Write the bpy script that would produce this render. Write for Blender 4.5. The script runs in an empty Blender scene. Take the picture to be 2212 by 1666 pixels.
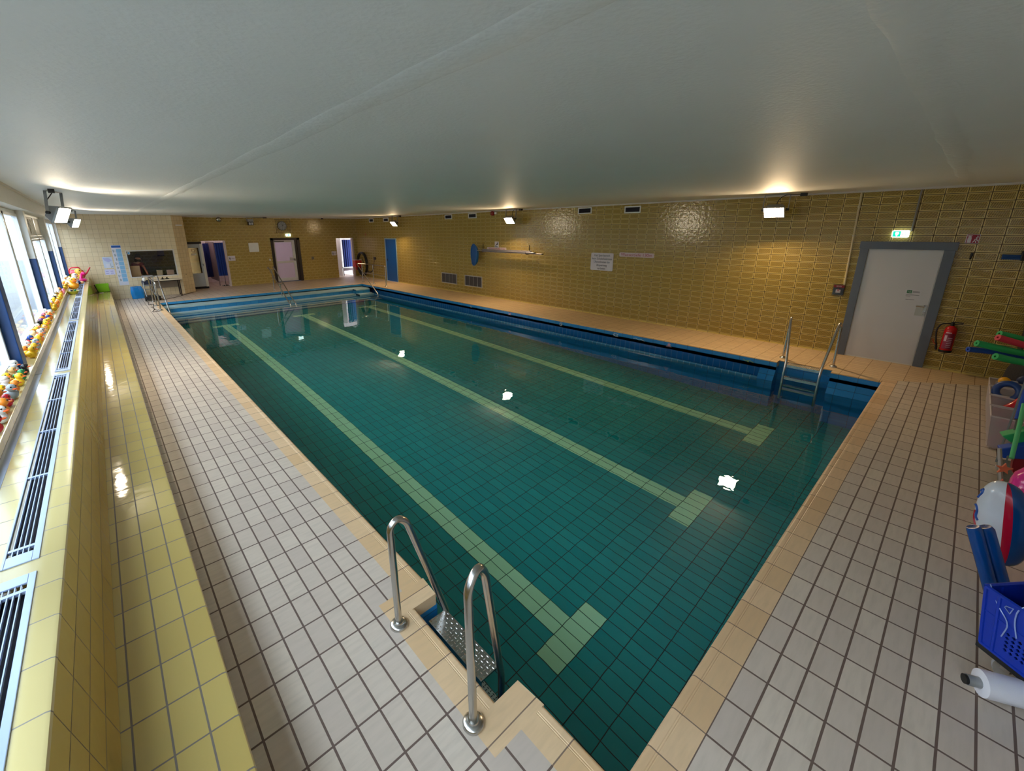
import bpy, bmesh, math, random
from mathutils import Vector, Matrix
random.seed(7)
PI = math.pi
C = bpy.context.scene.collection
sc = bpy.context.scene

# ------------------------------------------------------------------ camera, world, exposure
CAM_H = 2.37
YAW, PITCH, ROLL, FPX = 0.718216, -0.274256, -0.007821, 916.475
fw = Vector((math.sin(YAW)*math.cos(PITCH), math.cos(YAW)*math.cos(PITCH), math.sin(PITCH)))
rt = Vector((math.cos(YAW), -math.sin(YAW), 0)); upv = rt.cross(fw)
r_ = math.cos(ROLL)*rt + math.sin(ROLL)*upv
u_ = -math.sin(ROLL)*rt + math.cos(ROLL)*upv
cd = bpy.data.cameras.new('camera'); cam = bpy.data.objects.new('camera', cd); C.objects.link(cam)
cam.matrix_world = Matrix(((r_.x, u_.x, -fw.x, 0), (r_.y, u_.y, -fw.y, 0), (r_.z, u_.z, -fw.z, CAM_H), (0, 0, 0, 1)))
cd.sensor_fit = 'HORIZONTAL'; cd.sensor_width = 36; cd.lens = 36*FPX/2212
cd.shift_x = (1106-1034.843)/2212; cd.shift_y = (754.046-833)/2212
cd.clip_start = 0.03; cd.clip_end = 200
sc.camera = cam
wd = bpy.data.worlds.new('sky'); sc.world = wd; wd.use_nodes = True
bg = wd.node_tree.nodes['Background']; bg.inputs[0].default_value = (0.80, 0.90, 1.0, 1); bg.inputs[1].default_value = 4.0
sc.view_settings.view_transform = 'Standard'; sc.view_settings.look = 'None'
sc.view_settings.exposure = 0.98; sc.view_settings.gamma = 1.0; sc.view_settings.use_curve_mapping = False
cy = sc.cycles
cy.max_bounces = 12; cy.diffuse_bounces = 6; cy.glossy_bounces = 5; cy.transmission_bounces = 8; cy.transparent_max_bounces = 12
cy.sample_clamp_indirect = 5.0; cy.sample_clamp_direct = 0; cy.blur_glossy = 0.3
cy.use_denoising = True; cy.use_adaptive_sampling = True; cy.adaptive_threshold = 0.02
LAMP_E = 150.0      # radiance of the lit floodlight glass
ROOM_E = 18.0        # tubes in the side rooms, and the lamp added behind the milky door

# room numbers (metres)
XL, XR, XW, ZC, YW, YF, YN, YM, YB = 1.305, 8.963, 10.4526, 2.985, 21.77, 18.49, 0.567, 20.45, -1.3
ZW = -0.35
XV = -0.93          # window plane

# ------------------------------------------------------------------ helpers
def lin(c):
    return tuple(((v/255)/12.92 if v/255 <= 0.04045 else ((v/255+0.055)/1.055)**2.4) for v in c)
class MB:
    def __init__(s): s.v, s.f, s.m, s.mi = [], [], [], 0
    def mat(s, i): s.mi = i; return s
    def add(s, vs, fs):
        b = len(s.v); s.v += [Vector(p) for p in vs]
        for f in fs: s.f.append([b+i for i in f]); s.m.append(s.mi)
        return s
    def box(s, x0, y0, z0, x1, y1, z1):
        x0, x1 = min(x0, x1), max(x0, x1); y0, y1 = min(y0, y1), max(y0, y1); z0, z1 = min(z0, z1), max(z0, z1)
        return s.add([(x0,y0,z0),(x1,y0,z0),(x1,y1,z0),(x0,y1,z0),(x0,y0,z1),(x1,y0,z1),(x1,y1,z1),(x0,y1,z1)],
                     [(3,2,1,0),(4,5,6,7),(0,1,5,4),(1,2,6,5),(2,3,7,6),(3,0,4,7)])
    def obox(s, c, a, b, d):     # centre and three half-axis vectors
        c, a, b, d = Vector(c), Vector(a), Vector(b), Vector(d)
        P = [c-a-b-d, c+a-b-d, c+a+b-d, c-a+b-d, c-a-b+d, c+a-b+d, c+a+b+d, c-a+b+d]
        if a.cross(b).dot(d) < 0: fs = [(0,1,2,3),(7,6,5,4),(4,5,1,0),(5,6,2,1),(6,7,3,2),(7,4,0,3)]
        else: fs = [(3,2,1,0),(4,5,6,7),(0,1,5,4),(1,2,6,5),(2,3,7,6),(3,0,4,7)]
        return s.add(P, fs)
    def tube(s, pts, r, n=10, closed=False, caps=True):
        pts = [Vector(p) for p in pts]; N = len(pts); rs = r if isinstance(r, (list, tuple)) else [r]*N
        t0 = (pts[1]-pts[0]).normalized(); a = Vector((0,0,1)) if abs(t0.z) < 0.9 else Vector((1,0,0))
        nrm = (a - t0*a.dot(t0)).normalized(); rings = []
        for i, p in enumerate(pts):
            if closed: t = (pts[(i+1) % N]-pts[i-1]).normalized()
            else: t = (pts[min(i+1, N-1)]-pts[max(i-1, 0)]).normalized()
            nrm = (nrm - t*nrm.dot(t)).normalized(); bi = t.cross(nrm)
            rings.append([p + (nrm*math.cos(2*PI*k/n)+bi*math.sin(2*PI*k/n))*rs[i] for k in range(n)])
        vs = [q for R in rings for q in R]; fs = []
        for i in range(N if closed else N-1):
            j = (i+1) % N
            for k in range(n):
                l = (k+1) % n; fs.append((i*n+k, i*n+l, j*n+l, j*n+k))
        if caps and not closed: fs += [tuple(reversed(range(n))), tuple((N-1)*n+k for k in range(n))]
        return s.add(vs, fs)
    def cyl(s, p0, p1, r, n=16, r2=None): return s.tube([p0, p1], [r, r if r2 is None else r2], n)
    def lathe(s, prof, c=(0,0,0), n=20, M=None):
        c = Vector(c); vs = []; fs = []
        for (r, z) in prof:
            for k in range(n):
                q = Vector((max(r,1e-4)*math.cos(2*PI*k/n), max(r,1e-4)*math.sin(2*PI*k/n), z))
                vs.append(c + (M @ q if M else q))
        for i in range(len(prof)-1):
            for k in range(n):
                l = (k+1) % n; fs.append((i*n+k, i*n+l, (i+1)*n+l, (i+1)*n+k))
        return s.add(vs, fs)
    def ell(s, c, r, n=14, m=9, M=None):
        if not isinstance(r, (tuple, list)): r = (r, r, r)
        c = Vector(c); vs = []; fs = []
        for i in range(m+1):
            th = PI*i/m
            for k in range(n):
                q = Vector((r[0]*math.sin(th)*math.cos(2*PI*k/n), r[1]*math.sin(th)*math.sin(2*PI*k/n), -r[2]*math.cos(th)))
                vs.append(c + (M @ q if M else q))
        for i in range(m):
            for k in range(n):
                l = (k+1) % n; fs.append((i*n+k, i*n+l, (i+1)*n+l, (i+1)*n+k))
        return s.add(vs, fs)
    def prism(s, poly, o, u, v, d):   # polygon (a,b) at o + a*u + b*v, pushed along vector d
        o, u, v, d = Vector(o), Vector(u), Vector(v), Vector(d); n = len(poly)
        ar = sum(poly[i][0]*poly[(i+1) % n][1]-poly[(i+1) % n][0]*poly[i][1] for i in range(n))
        if (ar > 0) != (u.cross(v).dot(d) > 0): poly = poly[::-1]
        A = [o+u*a+v*b for a, b in poly]; B = [p+d for p in A]
        fs = [tuple(reversed(range(n))), tuple(range(n, 2*n))]
        for i in range(n): j = (i+1) % n; fs.append((i, j, n+j, n+i))
        return s.add(A+B, fs)
    def quad(s, a, b, c, d): return s.add([a, b, c, d], [(0,1,2,3)])
def obj(name, mb, mats=None, parent=None, smooth=None, bevel=0, seg=2):
    """one mesh object; vertices are given in world space, the object sits at its parent's place"""
    base = Vector((0,0,0))
    if parent is not None:
        p = parent
        while p is not None: base += p.location; p = p.parent
    me = bpy.data.meshes.new(name); me.from_pydata([tuple(q-base) for q in mb.v], [], mb.f)
    for m in (mats if isinstance(mats, (list, tuple)) else [mats]):
        if m: me.materials.append(m)
    me.polygons.foreach_set('material_index', mb.m)
    me.update()
    if smooth is not None:
        me.polygons.foreach_set('use_smooth', [True]*len(me.polygons)); me.set_sharp_from_angle(angle=math.radians(smooth))
    o = bpy.data.objects.new(name, me); C.objects.link(o)
    if parent is not None: o.parent = parent
    if bevel:
        b = o.modifiers.new('soft', 'BEVEL'); b.width = bevel; b.segments = seg; b.limit_method = 'ANGLE'
    return o
def rebase(o, loc):
    """move a mesh object's origin to loc, shape stays"""
    loc = Vector(loc); o.data.transform(Matrix.Translation(-loc)); o.location = loc; return o
def tag(o, label, cat, group=None, kind=None):
    o['label'] = label; o['category'] = cat
    if group: o['group'] = group
    if kind: o['kind'] = kind
    return o
def thing(name, label, cat, loc=(0,0,0), group=None):
    o = bpy.data.objects.new(name, None); C.objects.link(o); o.location = loc; o.empty_display_size = 0.05
    return tag(o, label, cat, group)
def struct(name, mb=None, mats=None, **k):
    if mb is None:
        o = bpy.data.objects.new(name, None); C.objects.link(o); o.empty_display_size = 0.05
    else: o = obj(name, mb, mats, **k)
    o['kind'] = 'structure'; return o
def copy_tree(o, loc=None, rot=None, parent=None):
    c = o.copy(); C.objects.link(c)
    if parent is not None: c.parent = parent
    if loc is not None: c.location = loc
    if rot is not None: c.rotation_euler = rot
    for ch in list(o.children): copy_tree(ch, parent=c)
    return c
def arc(pts, r, n=5):
    """round the inner corners of a polyline"""
    pts = [Vector(p) for p in pts]; out = [pts[0]]
    for i in range(1, len(pts)-1):
        a, b, c = pts[i-1], pts[i], pts[i+1]; d1 = (a-b); d2 = (c-b)
        q = min(r, d1.length*0.48, d2.length*0.48); p1 = b+d1.normalized()*q; p2 = b+d2.normalized()*q
        for k in range(n+1):
            t = k/n; out.append((1-t)**2*p1+2*t*(1-t)*b+t*t*p2)
    out.append(pts[-1]); return out
def rrect(x0, y0, x1, y1, r, n=4):
    P = []
    for cx, cy_, a0 in ((x1-r, y0+r, -90), (x1-r, y1-r, 0), (x0+r, y1-r, 90), (x0+r, y0+r, 180)):
        for k in range(n+1):
            a = math.radians(a0+90*k/n); P.append((cx+r*math.cos(a), cy_+r*math.sin(a)))
    return P
RIGHT = (Vector((0,-1,0)), Vector((0,0,1)), Vector((-1,0,0)))     # reading direction, up, outward, for each wall
FAR = (Vector((1,0,0)), Vector((0,0,1)), Vector((0,-1,0)))
def text(s, wall, pos, size, m, parent=None, align='CENTER', name='lettering', ext=0.0015, sx=1.0, lang=1.0):
    u, v, n = wall
    cu = bpy.data.curves.new(name, 'FONT'); cu.body = s; cu.size = size; cu.align_x = align; cu.align_y = 'CENTER'; cu.extrude = ext
    cu.space_line = lang
    t = bpy.data.objects.new('tmp', cu); C.objects.link(t); dg = bpy.context.evaluated_depsgraph_get()
    me = bpy.data.meshes.new_from_object(t.evaluated_get(dg)); bpy.data.objects.remove(t); bpy.data.curves.remove(cu)
    me.name = name; me.materials.clear(); me.materials.append(m)
    o = bpy.data.objects.new(name, me); C.objects.link(o)
    base = Vector((0,0,0))
    if parent is not None: base = Vector(parent.location); o.parent = parent
    p = Vector(pos)-base
    o.matrix_local = Matrix(((u.x*sx, v.x, n.x, p.x), (u.y*sx, v.y, n.y, p.y), (u.z*sx, v.z, n.z, p.z), (0,0,0,1)))
    return o

# ------------------------------------------------------------------ materials
def newmat(name):
    m = bpy.data.materials.new(name); m.use_nodes = True; nt = m.node_tree
    return m, nt, nt.nodes['Principled BSDF']
def N(nt, t, **k):
    n = nt.nodes.new(t)
    for a, b in k.items(): setattr(n, a, b)
    return n
def mth(nt, op, a, b=None, c=None):
    n = N(nt, 'ShaderNodeMath', operation=op)
    for i, x in enumerate((a, b, c)):
        if x is None: continue
        if isinstance(x, (int, float)): n.inputs[i].default_value = x
        else: nt.links.new(x, n.inputs[i])
    return n.outputs[0]
def mixc(nt, fac, a, b, mode='MIX'):
    n = N(nt, 'ShaderNodeMix', data_type='RGBA', blend_type=mode)
    for i, x in ((0, fac), (6, a), (7, b)):
        if isinstance(x, (int, float)): n.inputs[i].default_value = x
        elif isinstance(x, tuple): n.inputs[i].default_value = (*x, 1)
        else: nt.links.new(x, n.inputs[i])
    return n.outputs[2]
def plain(name, rgb, rough=0.5, metal=0.0, noise=0.06, scale=9.0, spec=0.5, bump=0.0, bscale=60, coat=0.0, emit=None, es=1.0):
    m, nt, p = newmat(name)
    c = lin(rgb)
    if noise:
        tc = N(nt, 'ShaderNodeTexCoord'); nz = N(nt, 'ShaderNodeTexNoise'); nz.inputs['Scale'].default_value = scale
        nt.links.new(tc.outputs['Object'], nz.inputs['Vector'])
        col = mixc(nt, nz.outputs[0], tuple(max(0, v*(1-noise)) for v in c), tuple(min(1, v*(1+noise)) for v in c))
        nt.links.new(col, p.inputs['Base Color'])
    else: p.inputs['Base Color'].default_value = (*c, 1)
    if bump:
        tc = N(nt, 'ShaderNodeTexCoord'); nb = N(nt, 'ShaderNodeTexNoise'); nb.inputs['Scale'].default_value = bscale
        nt.links.new(tc.outputs['Object'], nb.inputs['Vector']); bp = N(nt, 'ShaderNodeBump')
        bp.inputs['Strength'].default_value = bump; bp.inputs['Distance'].default_value = 0.01
        nt.links.new(nb.outputs[0], bp.inputs['Height']); nt.links.new(bp.outputs[0], p.inputs['Normal'])
    p.inputs['Roughness'].default_value = rough; p.inputs['Metallic'].default_value = metal
    p.inputs['Specular IOR Level'].default_value = spec; p.inputs['Coat Weight'].default_value = coat
    if emit: p.inputs['Emission Color'].default_value = (*lin(emit), 1); p.inputs['Emission Strength'].default_value = es
    return m
def uvw(nt, ax, ou, ov, ku=1.0, kv=1.0):
    tc = N(nt, 'ShaderNodeTexCoord'); sp = N(nt, 'ShaderNodeSeparateXYZ'); nt.links.new(tc.outputs['Object'], sp.inputs[0])
    o = {'x': sp.outputs[0], 'y': sp.outputs[1], 'z': sp.outputs[2]}
    u = mth(nt, 'MULTIPLY', mth(nt, 'SUBTRACT', o[ax[0]], ou), ku); v = mth(nt, 'MULTIPLY', mth(nt, 'SUBTRACT', o[ax[1]], ov), kv)
    cb = N(nt, 'ShaderNodeCombineXYZ'); nt.links.new(u, cb.inputs[0]); nt.links.new(v, cb.inputs[1])
    return u, v, cb.outputs[0], tc
def bricks(nt, vec, bw, bh, mortar, off=0.0, smooth=0.1):
    b = N(nt, 'ShaderNodeTexBrick', offset=off, offset_frequency=2, squash=1.0, squash_frequency=2)
    nt.links.new(vec, b.inputs['Vector'])
    for k, v in (('Scale', 1.0), ('Mortar Size', mortar), ('Mortar Smooth', smooth), ('Bias', 0.0), ('Brick Width', bw), ('Row Height', bh)): b.inputs[k].default_value = v
    b.inputs['Color1'].default_value = (0,0,0,1); b.inputs['Color2'].default_value = (1,1,1,1); b.inputs['Mortar'].default_value = (0.5,0.5,0.5,1)
    return b
def tiles(name, ax, bw, bh, ou, ov, mortar, c1, c2, cm, rough=0.35, off=0.0, bump=0.5, streak=0.0, wave=0.0, kv=1.0, spec=0.5, ribs=0.0, gm=0.7):
    m, nt, p = newmat(name)
    u, v, vec, tc = uvw(nt, ax, ou, ov, 1.0, kv)
    b = bricks(nt, vec, bw, bh, mortar, off)
    col = mixc(nt, b.outputs['Color'], lin(c1), lin(c2))
    if streak:
        nz = N(nt, 'ShaderNodeTexNoise'); nz.inputs['Scale'].default_value = 5.0; nz.inputs['Detail'].default_value = 4
        mp = N(nt, 'ShaderNodeMapping'); mp.inputs['Scale'].default_value = (1.2, 7, 3); nt.links.new(tc.outputs['Object'], mp.inputs[0]); nt.links.new(mp.outputs[0], nz.inputs['Vector'])
        col = mixc(nt, mth(nt, 'MULTIPLY', mth(nt, 'SUBTRACT', nz.outputs[0], 0.42), streak*3.0), col, tuple(q*0.72 for q in lin(c1)))
    fac = b.outputs['Fac']
    col = mixc(nt, fac, col, lin(cm))
    nt.links.new(col, p.inputs['Base Color'])
    nt.links.new(mth(nt, 'ADD', mth(nt, 'MULTIPLY', fac, gm-rough), rough), p.inputs['Roughness'])
    p.inputs['Specular IOR Level'].default_value = spec
    h = mth(nt, 'MULTIPLY', fac, -1.0)
    if ribs:
        h = mth(nt, 'ADD', h, mth(nt, 'MULTIPLY', mth(nt, 'SINE', mth(nt, 'MULTIPLY', u if ribs > 0 else v, 2*PI/abs(ribs))), 0.25))
    if wave:
        nw = N(nt, 'ShaderNodeTexNoise'); nw.inputs['Scale'].default_value = 9.0; nt.links.new(tc.outputs['Object'], nw.inputs['Vector'])
        h = mth(nt, 'ADD', h, mth(nt, 'MULTIPLY', nw.outputs[0], wave))
    bp = N(nt, 'ShaderNodeBump'); bp.inputs['Strength'].default_value = bump; bp.inputs['Distance'].default_value = 0.003
    nt.links.new(h, bp.inputs['Height']); nt.links.new(bp.outputs[0], p.inputs['Normal'])
    return m
def relief(name, ax, ou, ov, off):
    """glazed mustard relief tile: plain rim round a field of small staggered pits"""
    m, nt, p = newmat(name); bw, bh = 0.2515, 0.1289
    u, v, vec, tc = uvw(nt, ax, ou, ov)
    b = bricks(nt, vec, bw, bh, 0.0052, off)
    row = mth(nt, 'FLOOR', mth(nt, 'DIVIDE', v, bh))
    us = mth(nt, 'ADD', u, mth(nt, 'MULTIPLY', mth(nt, 'MODULO', mth(nt, 'ADD', row, 101.0), 2.0), off*bw))
    fu = mth(nt, 'MULTIPLY', mth(nt, 'SUBTRACT', mth(nt, 'FRACT', mth(nt, 'DIVIDE', us, bw)), 0.5), bw)
    fv = mth(nt, 'MULTIPLY', mth(nt, 'SUBTRACT', mth(nt, 'FRACT', mth(nt, 'DIVIDE', v, bh)), 0.5), bh)
    inside = mth(nt, 'MULTIPLY', mth(nt, 'LESS_THAN', mth(nt, 'ABSOLUTE', fu), 0.108), mth(nt, 'LESS_THAN', mth(nt, 'ABSOLUTE', fv), 0.047))
    pit = mth(nt, 'MULTIPLY', mth(nt, 'SINE', mth(nt, 'MULTIPLY', fu, 2*PI/0.0166)), mth(nt, 'SINE', mth(nt, 'MULTIPLY', fv, 2*PI/0.0300)))
    pit = mth(nt, 'MULTIPLY', mth(nt, 'SMOOTH_MIN', mth(nt, 'MAXIMUM', mth(nt, 'MULTIPLY', mth(nt, 'SUBTRACT', pit, 0.02), 3.0), 0.0), 1.0, 0.1), inside)
    base = mixc(nt, b.outputs['Color'], lin((218,192,112)), lin((204,178,100)))
    fld = mixc(nt, inside, base, lin((192,164,84)))
    col = mixc(nt, pit, fld, lin((70,54,18)))
    col = mixc(nt, b.outputs['Fac'], col, lin((72,54,20)))
    nt.links.new(col, p.inputs['Base Color'])
    nt.links.new(mth(nt, 'ADD', mth(nt, 'MULTIPLY', b.outputs['Fac'], 0.5), 0.16), p.inputs['Roughness'])
    h = mth(nt, 'SUBTRACT', mth(nt, 'MULTIPLY', pit, -0.8), b.outputs['Fac'])
    nw = N(nt, 'ShaderNodeTexNoise'); nw.inputs['Scale'].default_value = 14.0; nt.links.new(tc.outputs['Object'], nw.inputs['Vector'])
    h = mth(nt, 'ADD', h, mth(nt, 'MULTIPLY', nw.outputs[0], 1.6))
    bp = N(nt, 'ShaderNodeBump'); bp.inputs['Strength'].default_value = 0.6; bp.inputs['Distance'].default_value = 0.003
    nt.links.new(h, bp.inputs['Height']); nt.links.new(bp.outputs[0], p.inputs['Normal'])
    return m
def emitter(name, rgb, s):
    m = bpy.data.materials.new(name); m.use_nodes = True; nt = m.node_tree; nt.nodes.clear()
    e = N(nt, 'ShaderNodeEmission'); e.inputs[0].default_value = (*lin(rgb), 1); e.inputs[1].default_value = s
    o = N(nt, 'ShaderNodeOutputMaterial'); nt.links.new(e.outputs[0], o.inputs[0]); return m
def pane(name, tint=(0.93,0.97,1.0), rough=0.0, refl=1.0):
    m = bpy.data.materials.new(name); m.use_nodes = True; nt = m.node_tree; nt.nodes.clear()
    t = N(nt, 'ShaderNodeBsdfTransparent'); t.inputs[0].default_value = (*tint, 1)
    g = N(nt, 'ShaderNodeBsdfGlossy'); g.inputs['Roughness'].default_value = rough
    ge = N(nt, 'ShaderNodeNewGeometry'); vm = N(nt, 'ShaderNodeVectorMath', operation='DOT_PRODUCT')
    nt.links.new(ge.outputs['Normal'], vm.inputs[0]); nt.links.new(ge.outputs['Incoming'], vm.inputs[1])
    f = mth(nt, 'POWER', mth(nt, 'SUBTRACT', 1.0, mth(nt, 'ABSOLUTE', vm.outputs['Value'])), 5.0)
    f = mth(nt, 'ADD', 0.03, mth(nt, 'MULTIPLY', f, 0.9*refl))
    mx = N(nt, 'ShaderNodeMixShader'); nt.links.new(f, mx.inputs[0]); nt.links.new(t.outputs[0], mx.inputs[1]); nt.links.new(g.outputs[0], mx.inputs[2])
    o = N(nt, 'ShaderNodeOutputMaterial'); nt.links.new(mx.outputs[0], o.inputs[0]); return m
def frosted(name, rgb, trans=0.55):
    m = bpy.data.materials.new(name); m.use_nodes = True; nt = m.node_tree; nt.nodes.clear()
    d = N(nt, 'ShaderNodeBsdfDiffuse'); d.inputs[0].default_value = (*lin(rgb), 1)
    t = N(nt, 'ShaderNodeBsdfTransparent'); t.inputs[0].default_value = (*lin(rgb), 1)
    mx = N(nt, 'ShaderNodeMixShader'); mx.inputs[0].default_value = trans
    nt.links.new(d.outputs[0], mx.inputs[1]); nt.links.new(t.outputs[0], mx.inputs[2])
    o = N(nt, 'ShaderNodeOutputMaterial'); nt.links.new(mx.outputs[0], o.inputs[0]); return m

DECK1, DECK2, GROUT = (210,196,180), (196,181,168), (104,86,78)
M = {}
M['deck_left'] = tiles('deck_tile_lengthwise', 'xy', 0.1225, 0.2467, 0.1665, 1.055, 0.0056, DECK1, DECK2, GROUT, 0.42, streak=0.5)
M['deck_near'] = tiles('deck_tile_crosswise', 'xy', 0.2485, 0.1237, 0.30, 0.397, 0.0056, DECK1, DECK2, GROUT, 0.42, streak=0.5)
M['deck_right'] = tiles('deck_tile_ribbed', 'xy', 0.125, 0.2503, 8.988, 0.341, 0.0030, (214,186,146), (204,174,136), (122,92,64), 0.45, streak=0.25, ribs=0.0156)
M['deck_far'] = tiles('deck_tile_far', 'xy', 0.2485, 0.1237, 0.30, 0.40, 0.0035, (206,186,166), (190,168,150), (120,98,84), 0.42, streak=0.3)
M['coping_left'] = tiles('coping_peach_lengthwise', 'xy', 5.0, 0.2467, 0.0, 1.055, 0.0035, (226,194,154), (214,178,134), (130,108,92), 0.42, streak=0.4)
M['coping_near'] = tiles('coping_peach_crosswise', 'xy', 0.2485, 5.0, 0.300, -1.0, 0.0035, (222,190,152), (206,170,128), (130,108,92), 0.42, streak=0.4)
M['coping_right'] = tiles('coping_peach_thin', 'xy', 5.0, 0.2503, 0.0, 0.341, 0.0030, (226,186,134), (218,176,124), (140,100,70), 0.42)
M['coping_far'] = tiles('coping_peach_far', 'xy', 0.2485, 5.0, 0.30, -1.0, 0.0030, (226,192,158), (214,178,140), (140,110,90), 0.42)
M['blue_y'] = tiles('pool_blue_tile_lengthwise', 'yz', 0.2503, 0.1250, 0.341, -0.005, 0.0028, (40,134,206), (52,146,212), (20,72,112), 0.18)
M['blue_x'] = tiles('pool_blue_tile_crosswise', 'xz', 0.2503, 0.1600, 0.30, -0.005, 0.0028, (48,134,190), (62,148,200), (24,80,114), 0.18)
M['lip'] = tiles('gutter_lip_tile', 'yz', 0.125, 5.0, 0.341, -1.0, 0.004, (66,140,190), (80,152,200), (150,186,206), 0.2)
M['gutter'] = tiles('gutter_back_tile', 'yz', 0.125, 5.0, 0.36, -1.0, 0.004, (30,110,176), (34,116,184), (84,140,186), 0.2)
M['pool_floor'] = tiles('pool_floor_teal_tile', 'xy', 0.1250, 0.2507, 2.66, 1.625, 0.0040, (22,148,148), (34,158,156), (6,48,50), 0.25)
M['lane'] = tiles('lane_line_green_tile', 'xy', 0.1250, 0.2507, 2.66, 1.625, 0.0040, (196,244,196), (186,236,186), (60,96,70), 0.25)
M['nosing'] = plain('pale_step_nosing', (168,196,200), 0.3)
M['yel_right'] = relief('mustard_relief_stacked', 'yz', 0.2490, 0.031, 0.0)
M['yel_far'] = relief('mustard_relief_staggered', 'xz', 0.02, 0.031, 0.5)
M['bench_seat'] = tiles('bench_yellow_seat', 'xy', 0.1237, 0.2480, -0.2625, 1.711, 0.0040, (200,178,106), (192,169,98), (122,114,104), 0.07, wave=0.9, bump=0.5)
M['bench_back'] = tiles('bench_yellow_back', 'yz', 0.2480, 0.1250, 1.711, 0.35, 0.0030, (196,170,96), (189,163,90), (124,112,84), 0.09, wave=0.9)
M['ledge'] = tiles('ledge_yellow_tile', 'xy', 5.0, 0.2480, -4.0, 1.716, 0.0030, (206,190,134), (200,183,124), (140,134,124), 0.14)
M['ledge_v'] = tiles('ledge_yellow_front', 'yz', 0.2480, 0.1250, 1.716, 0.35, 0.0030, (194,171,104), (188,164,98), (128,120,110), 0.14)
M['cream'] = tiles('cream_square_tile', 'xz', 0.1555, 0.1555, 0.0, 0.0, 0.0034, (226,208,172), (218,198,160), (170,148,118), 0.22)
M['cream_d'] = tiles('cream_square_tile_diagonal', 'xz', 0.110, 0.1555, 0.0, 0.0, 0.0030, (222,202,164), (214,192,152), (166,142,112), 0.22)
M['white_tile'] = tiles('white_room_tile', 'xz', 0.15, 0.15, 0.0, 0.0, 0.003, (236,222,222), (230,216,216), (190,176,176), 0.25)
M['white_tile_y'] = tiles('white_room_tile_side', 'yz', 0.15, 0.15, 0.0, 0.0, 0.003, (236,222,222), (230,216,216), (190,176,176), 0.25)
M['plaster'] = plain('ceiling_plaster', (220,223,222), 0.62, noise=0.03, scale=1.5, bump=0.22, bscale=45, spec=0.35)
M['plaster_seam'] = plain('ceiling_seam_plaster', (218,221,220), 0.6, noise=0.04, scale=3, bump=0.4, bscale=25)
M['trimwhite'] = plain('white_painted_trim', (206,200,192), 0.5)
M['whitepaint'] = plain('white_paint', (226,226,222), 0.45)
M['offpaint'] = plain('offwhite_paint', (206,202,192), 0.55)
M['pvc'] = plain('white_window_frame', (228,232,236), 0.3)
M['bluepaint'] = plain('blue_gloss_paint', (12,66,128), 0.35, noise=0.12, scale=4)
M['graypaint'] = plain('grey_frame_paint', (98,106,120), 0.5)
M['doorwhite'] = plain('door_dull_white', (204,204,208), 0.42, noise=0.04, scale=2)
M['steel'] = plain('brushed_stainless', (192,190,186), 0.24, 1.0, noise=0.05, scale=30)
M['galv'] = plain('galvanised_metal', (134,140,140), 0.45, 0.8, noise=0.3, scale=14)
M['alu'] = plain('anodised_grille_aluminium', (168,184,214), 0.35, 0.35, noise=0.03)
M['duct'] = plain('bluegrey_cover_metal', (150,164,186), 0.3, 0.3, noise=0.05, scale=2)
M['dark'] = plain('dark_void', (24,24,38), 0.8)
M['black'] = plain('black_rubber', (18,18,20), 0.5)
M['brownblack'] = plain('dark_brown_frame', (34,24,26), 0.4)
M['concrete'] = plain('dark_wall_base', (90,80,70), 0.8)
M['lampgrey'] = plain('lamp_grey_cast', (150,152,152), 0.4, 0.4)
M['glow'] = emitter('floodlight_glass_lit', (255,220,172), LAMP_E)
M['glow_left'] = emitter('floodlight_glass_lit_white', (255,236,206), LAMP_E*0.9)
M['tubes'] = emitter('room_tube_lit', (255,236,240), ROOM_E)
M['exitglow'] = emitter('exit_sign_backlight', (232,255,250), 1.6)
M['green_exit'] = emitter('exit_sign_green', (22,196,150), 1.0)
M['pane'] = pane('window_glass', refl=0.45)
M['booth_pane'] = pane('booth_glass', (0.93,0.91,0.90), refl=0.5)
M['milk'] = frosted('milky_door_glass', (232,226,244), 0.5)
M['water'] = None
def water():
    m = bpy.data.materials.new('pool_water'); m.use_nodes = True; nt = m.node_tree; nt.nodes.clear()
    g = N(nt, 'ShaderNodeBsdfGlass'); g.inputs['Color'].default_value = (0.92,0.99,1.0,1); g.inputs['Roughness'].default_value = 0.0; g.inputs['IOR'].default_value = 1.33
    tc = N(nt, 'ShaderNodeTexCoord'); a = N(nt, 'ShaderNodeTexNoise'); a.inputs['Scale'].default_value = 5.5; a.inputs['Detail'].default_value = 1.5
    b = N(nt, 'ShaderNodeTexNoise'); b.inputs['Scale'].default_value = 1.2
    nt.links.new(tc.outputs['Object'], a.inputs['Vector']); nt.links.new(tc.outputs['Object'], b.inputs['Vector'])
    bp = N(nt, 'ShaderNodeBump'); bp.inputs['Strength'].default_value = 1.0; bp.inputs['Distance'].default_value = 0.0022
    nt.links.new(mth(nt, 'MULTIPLY', a.outputs[0], mth(nt, 'ADD', b.outputs[0], 0.1)), bp.inputs['Height']); nt.links.new(bp.outputs[0], g.inputs['Normal'])
    o = N(nt, 'ShaderNodeOutputMaterial'); nt.links.new(g.outputs[0], o.inputs[0]); return m
M['water'] = water()
def col(name, rgb, rough=0.4, **k):
    if name not in M: M[name] = plain(name, rgb, rough, **k)
    return M[name]

# ------------------------------------------------------------------ the setting
D = 0.10
mb = MB()
def slab(poly, mi, z=0.0, d=D): mb.mat(mi); mb.prism(poly, (0,0,z-d), (1,0,0), (0,1,0), (0,0,d))
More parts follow.
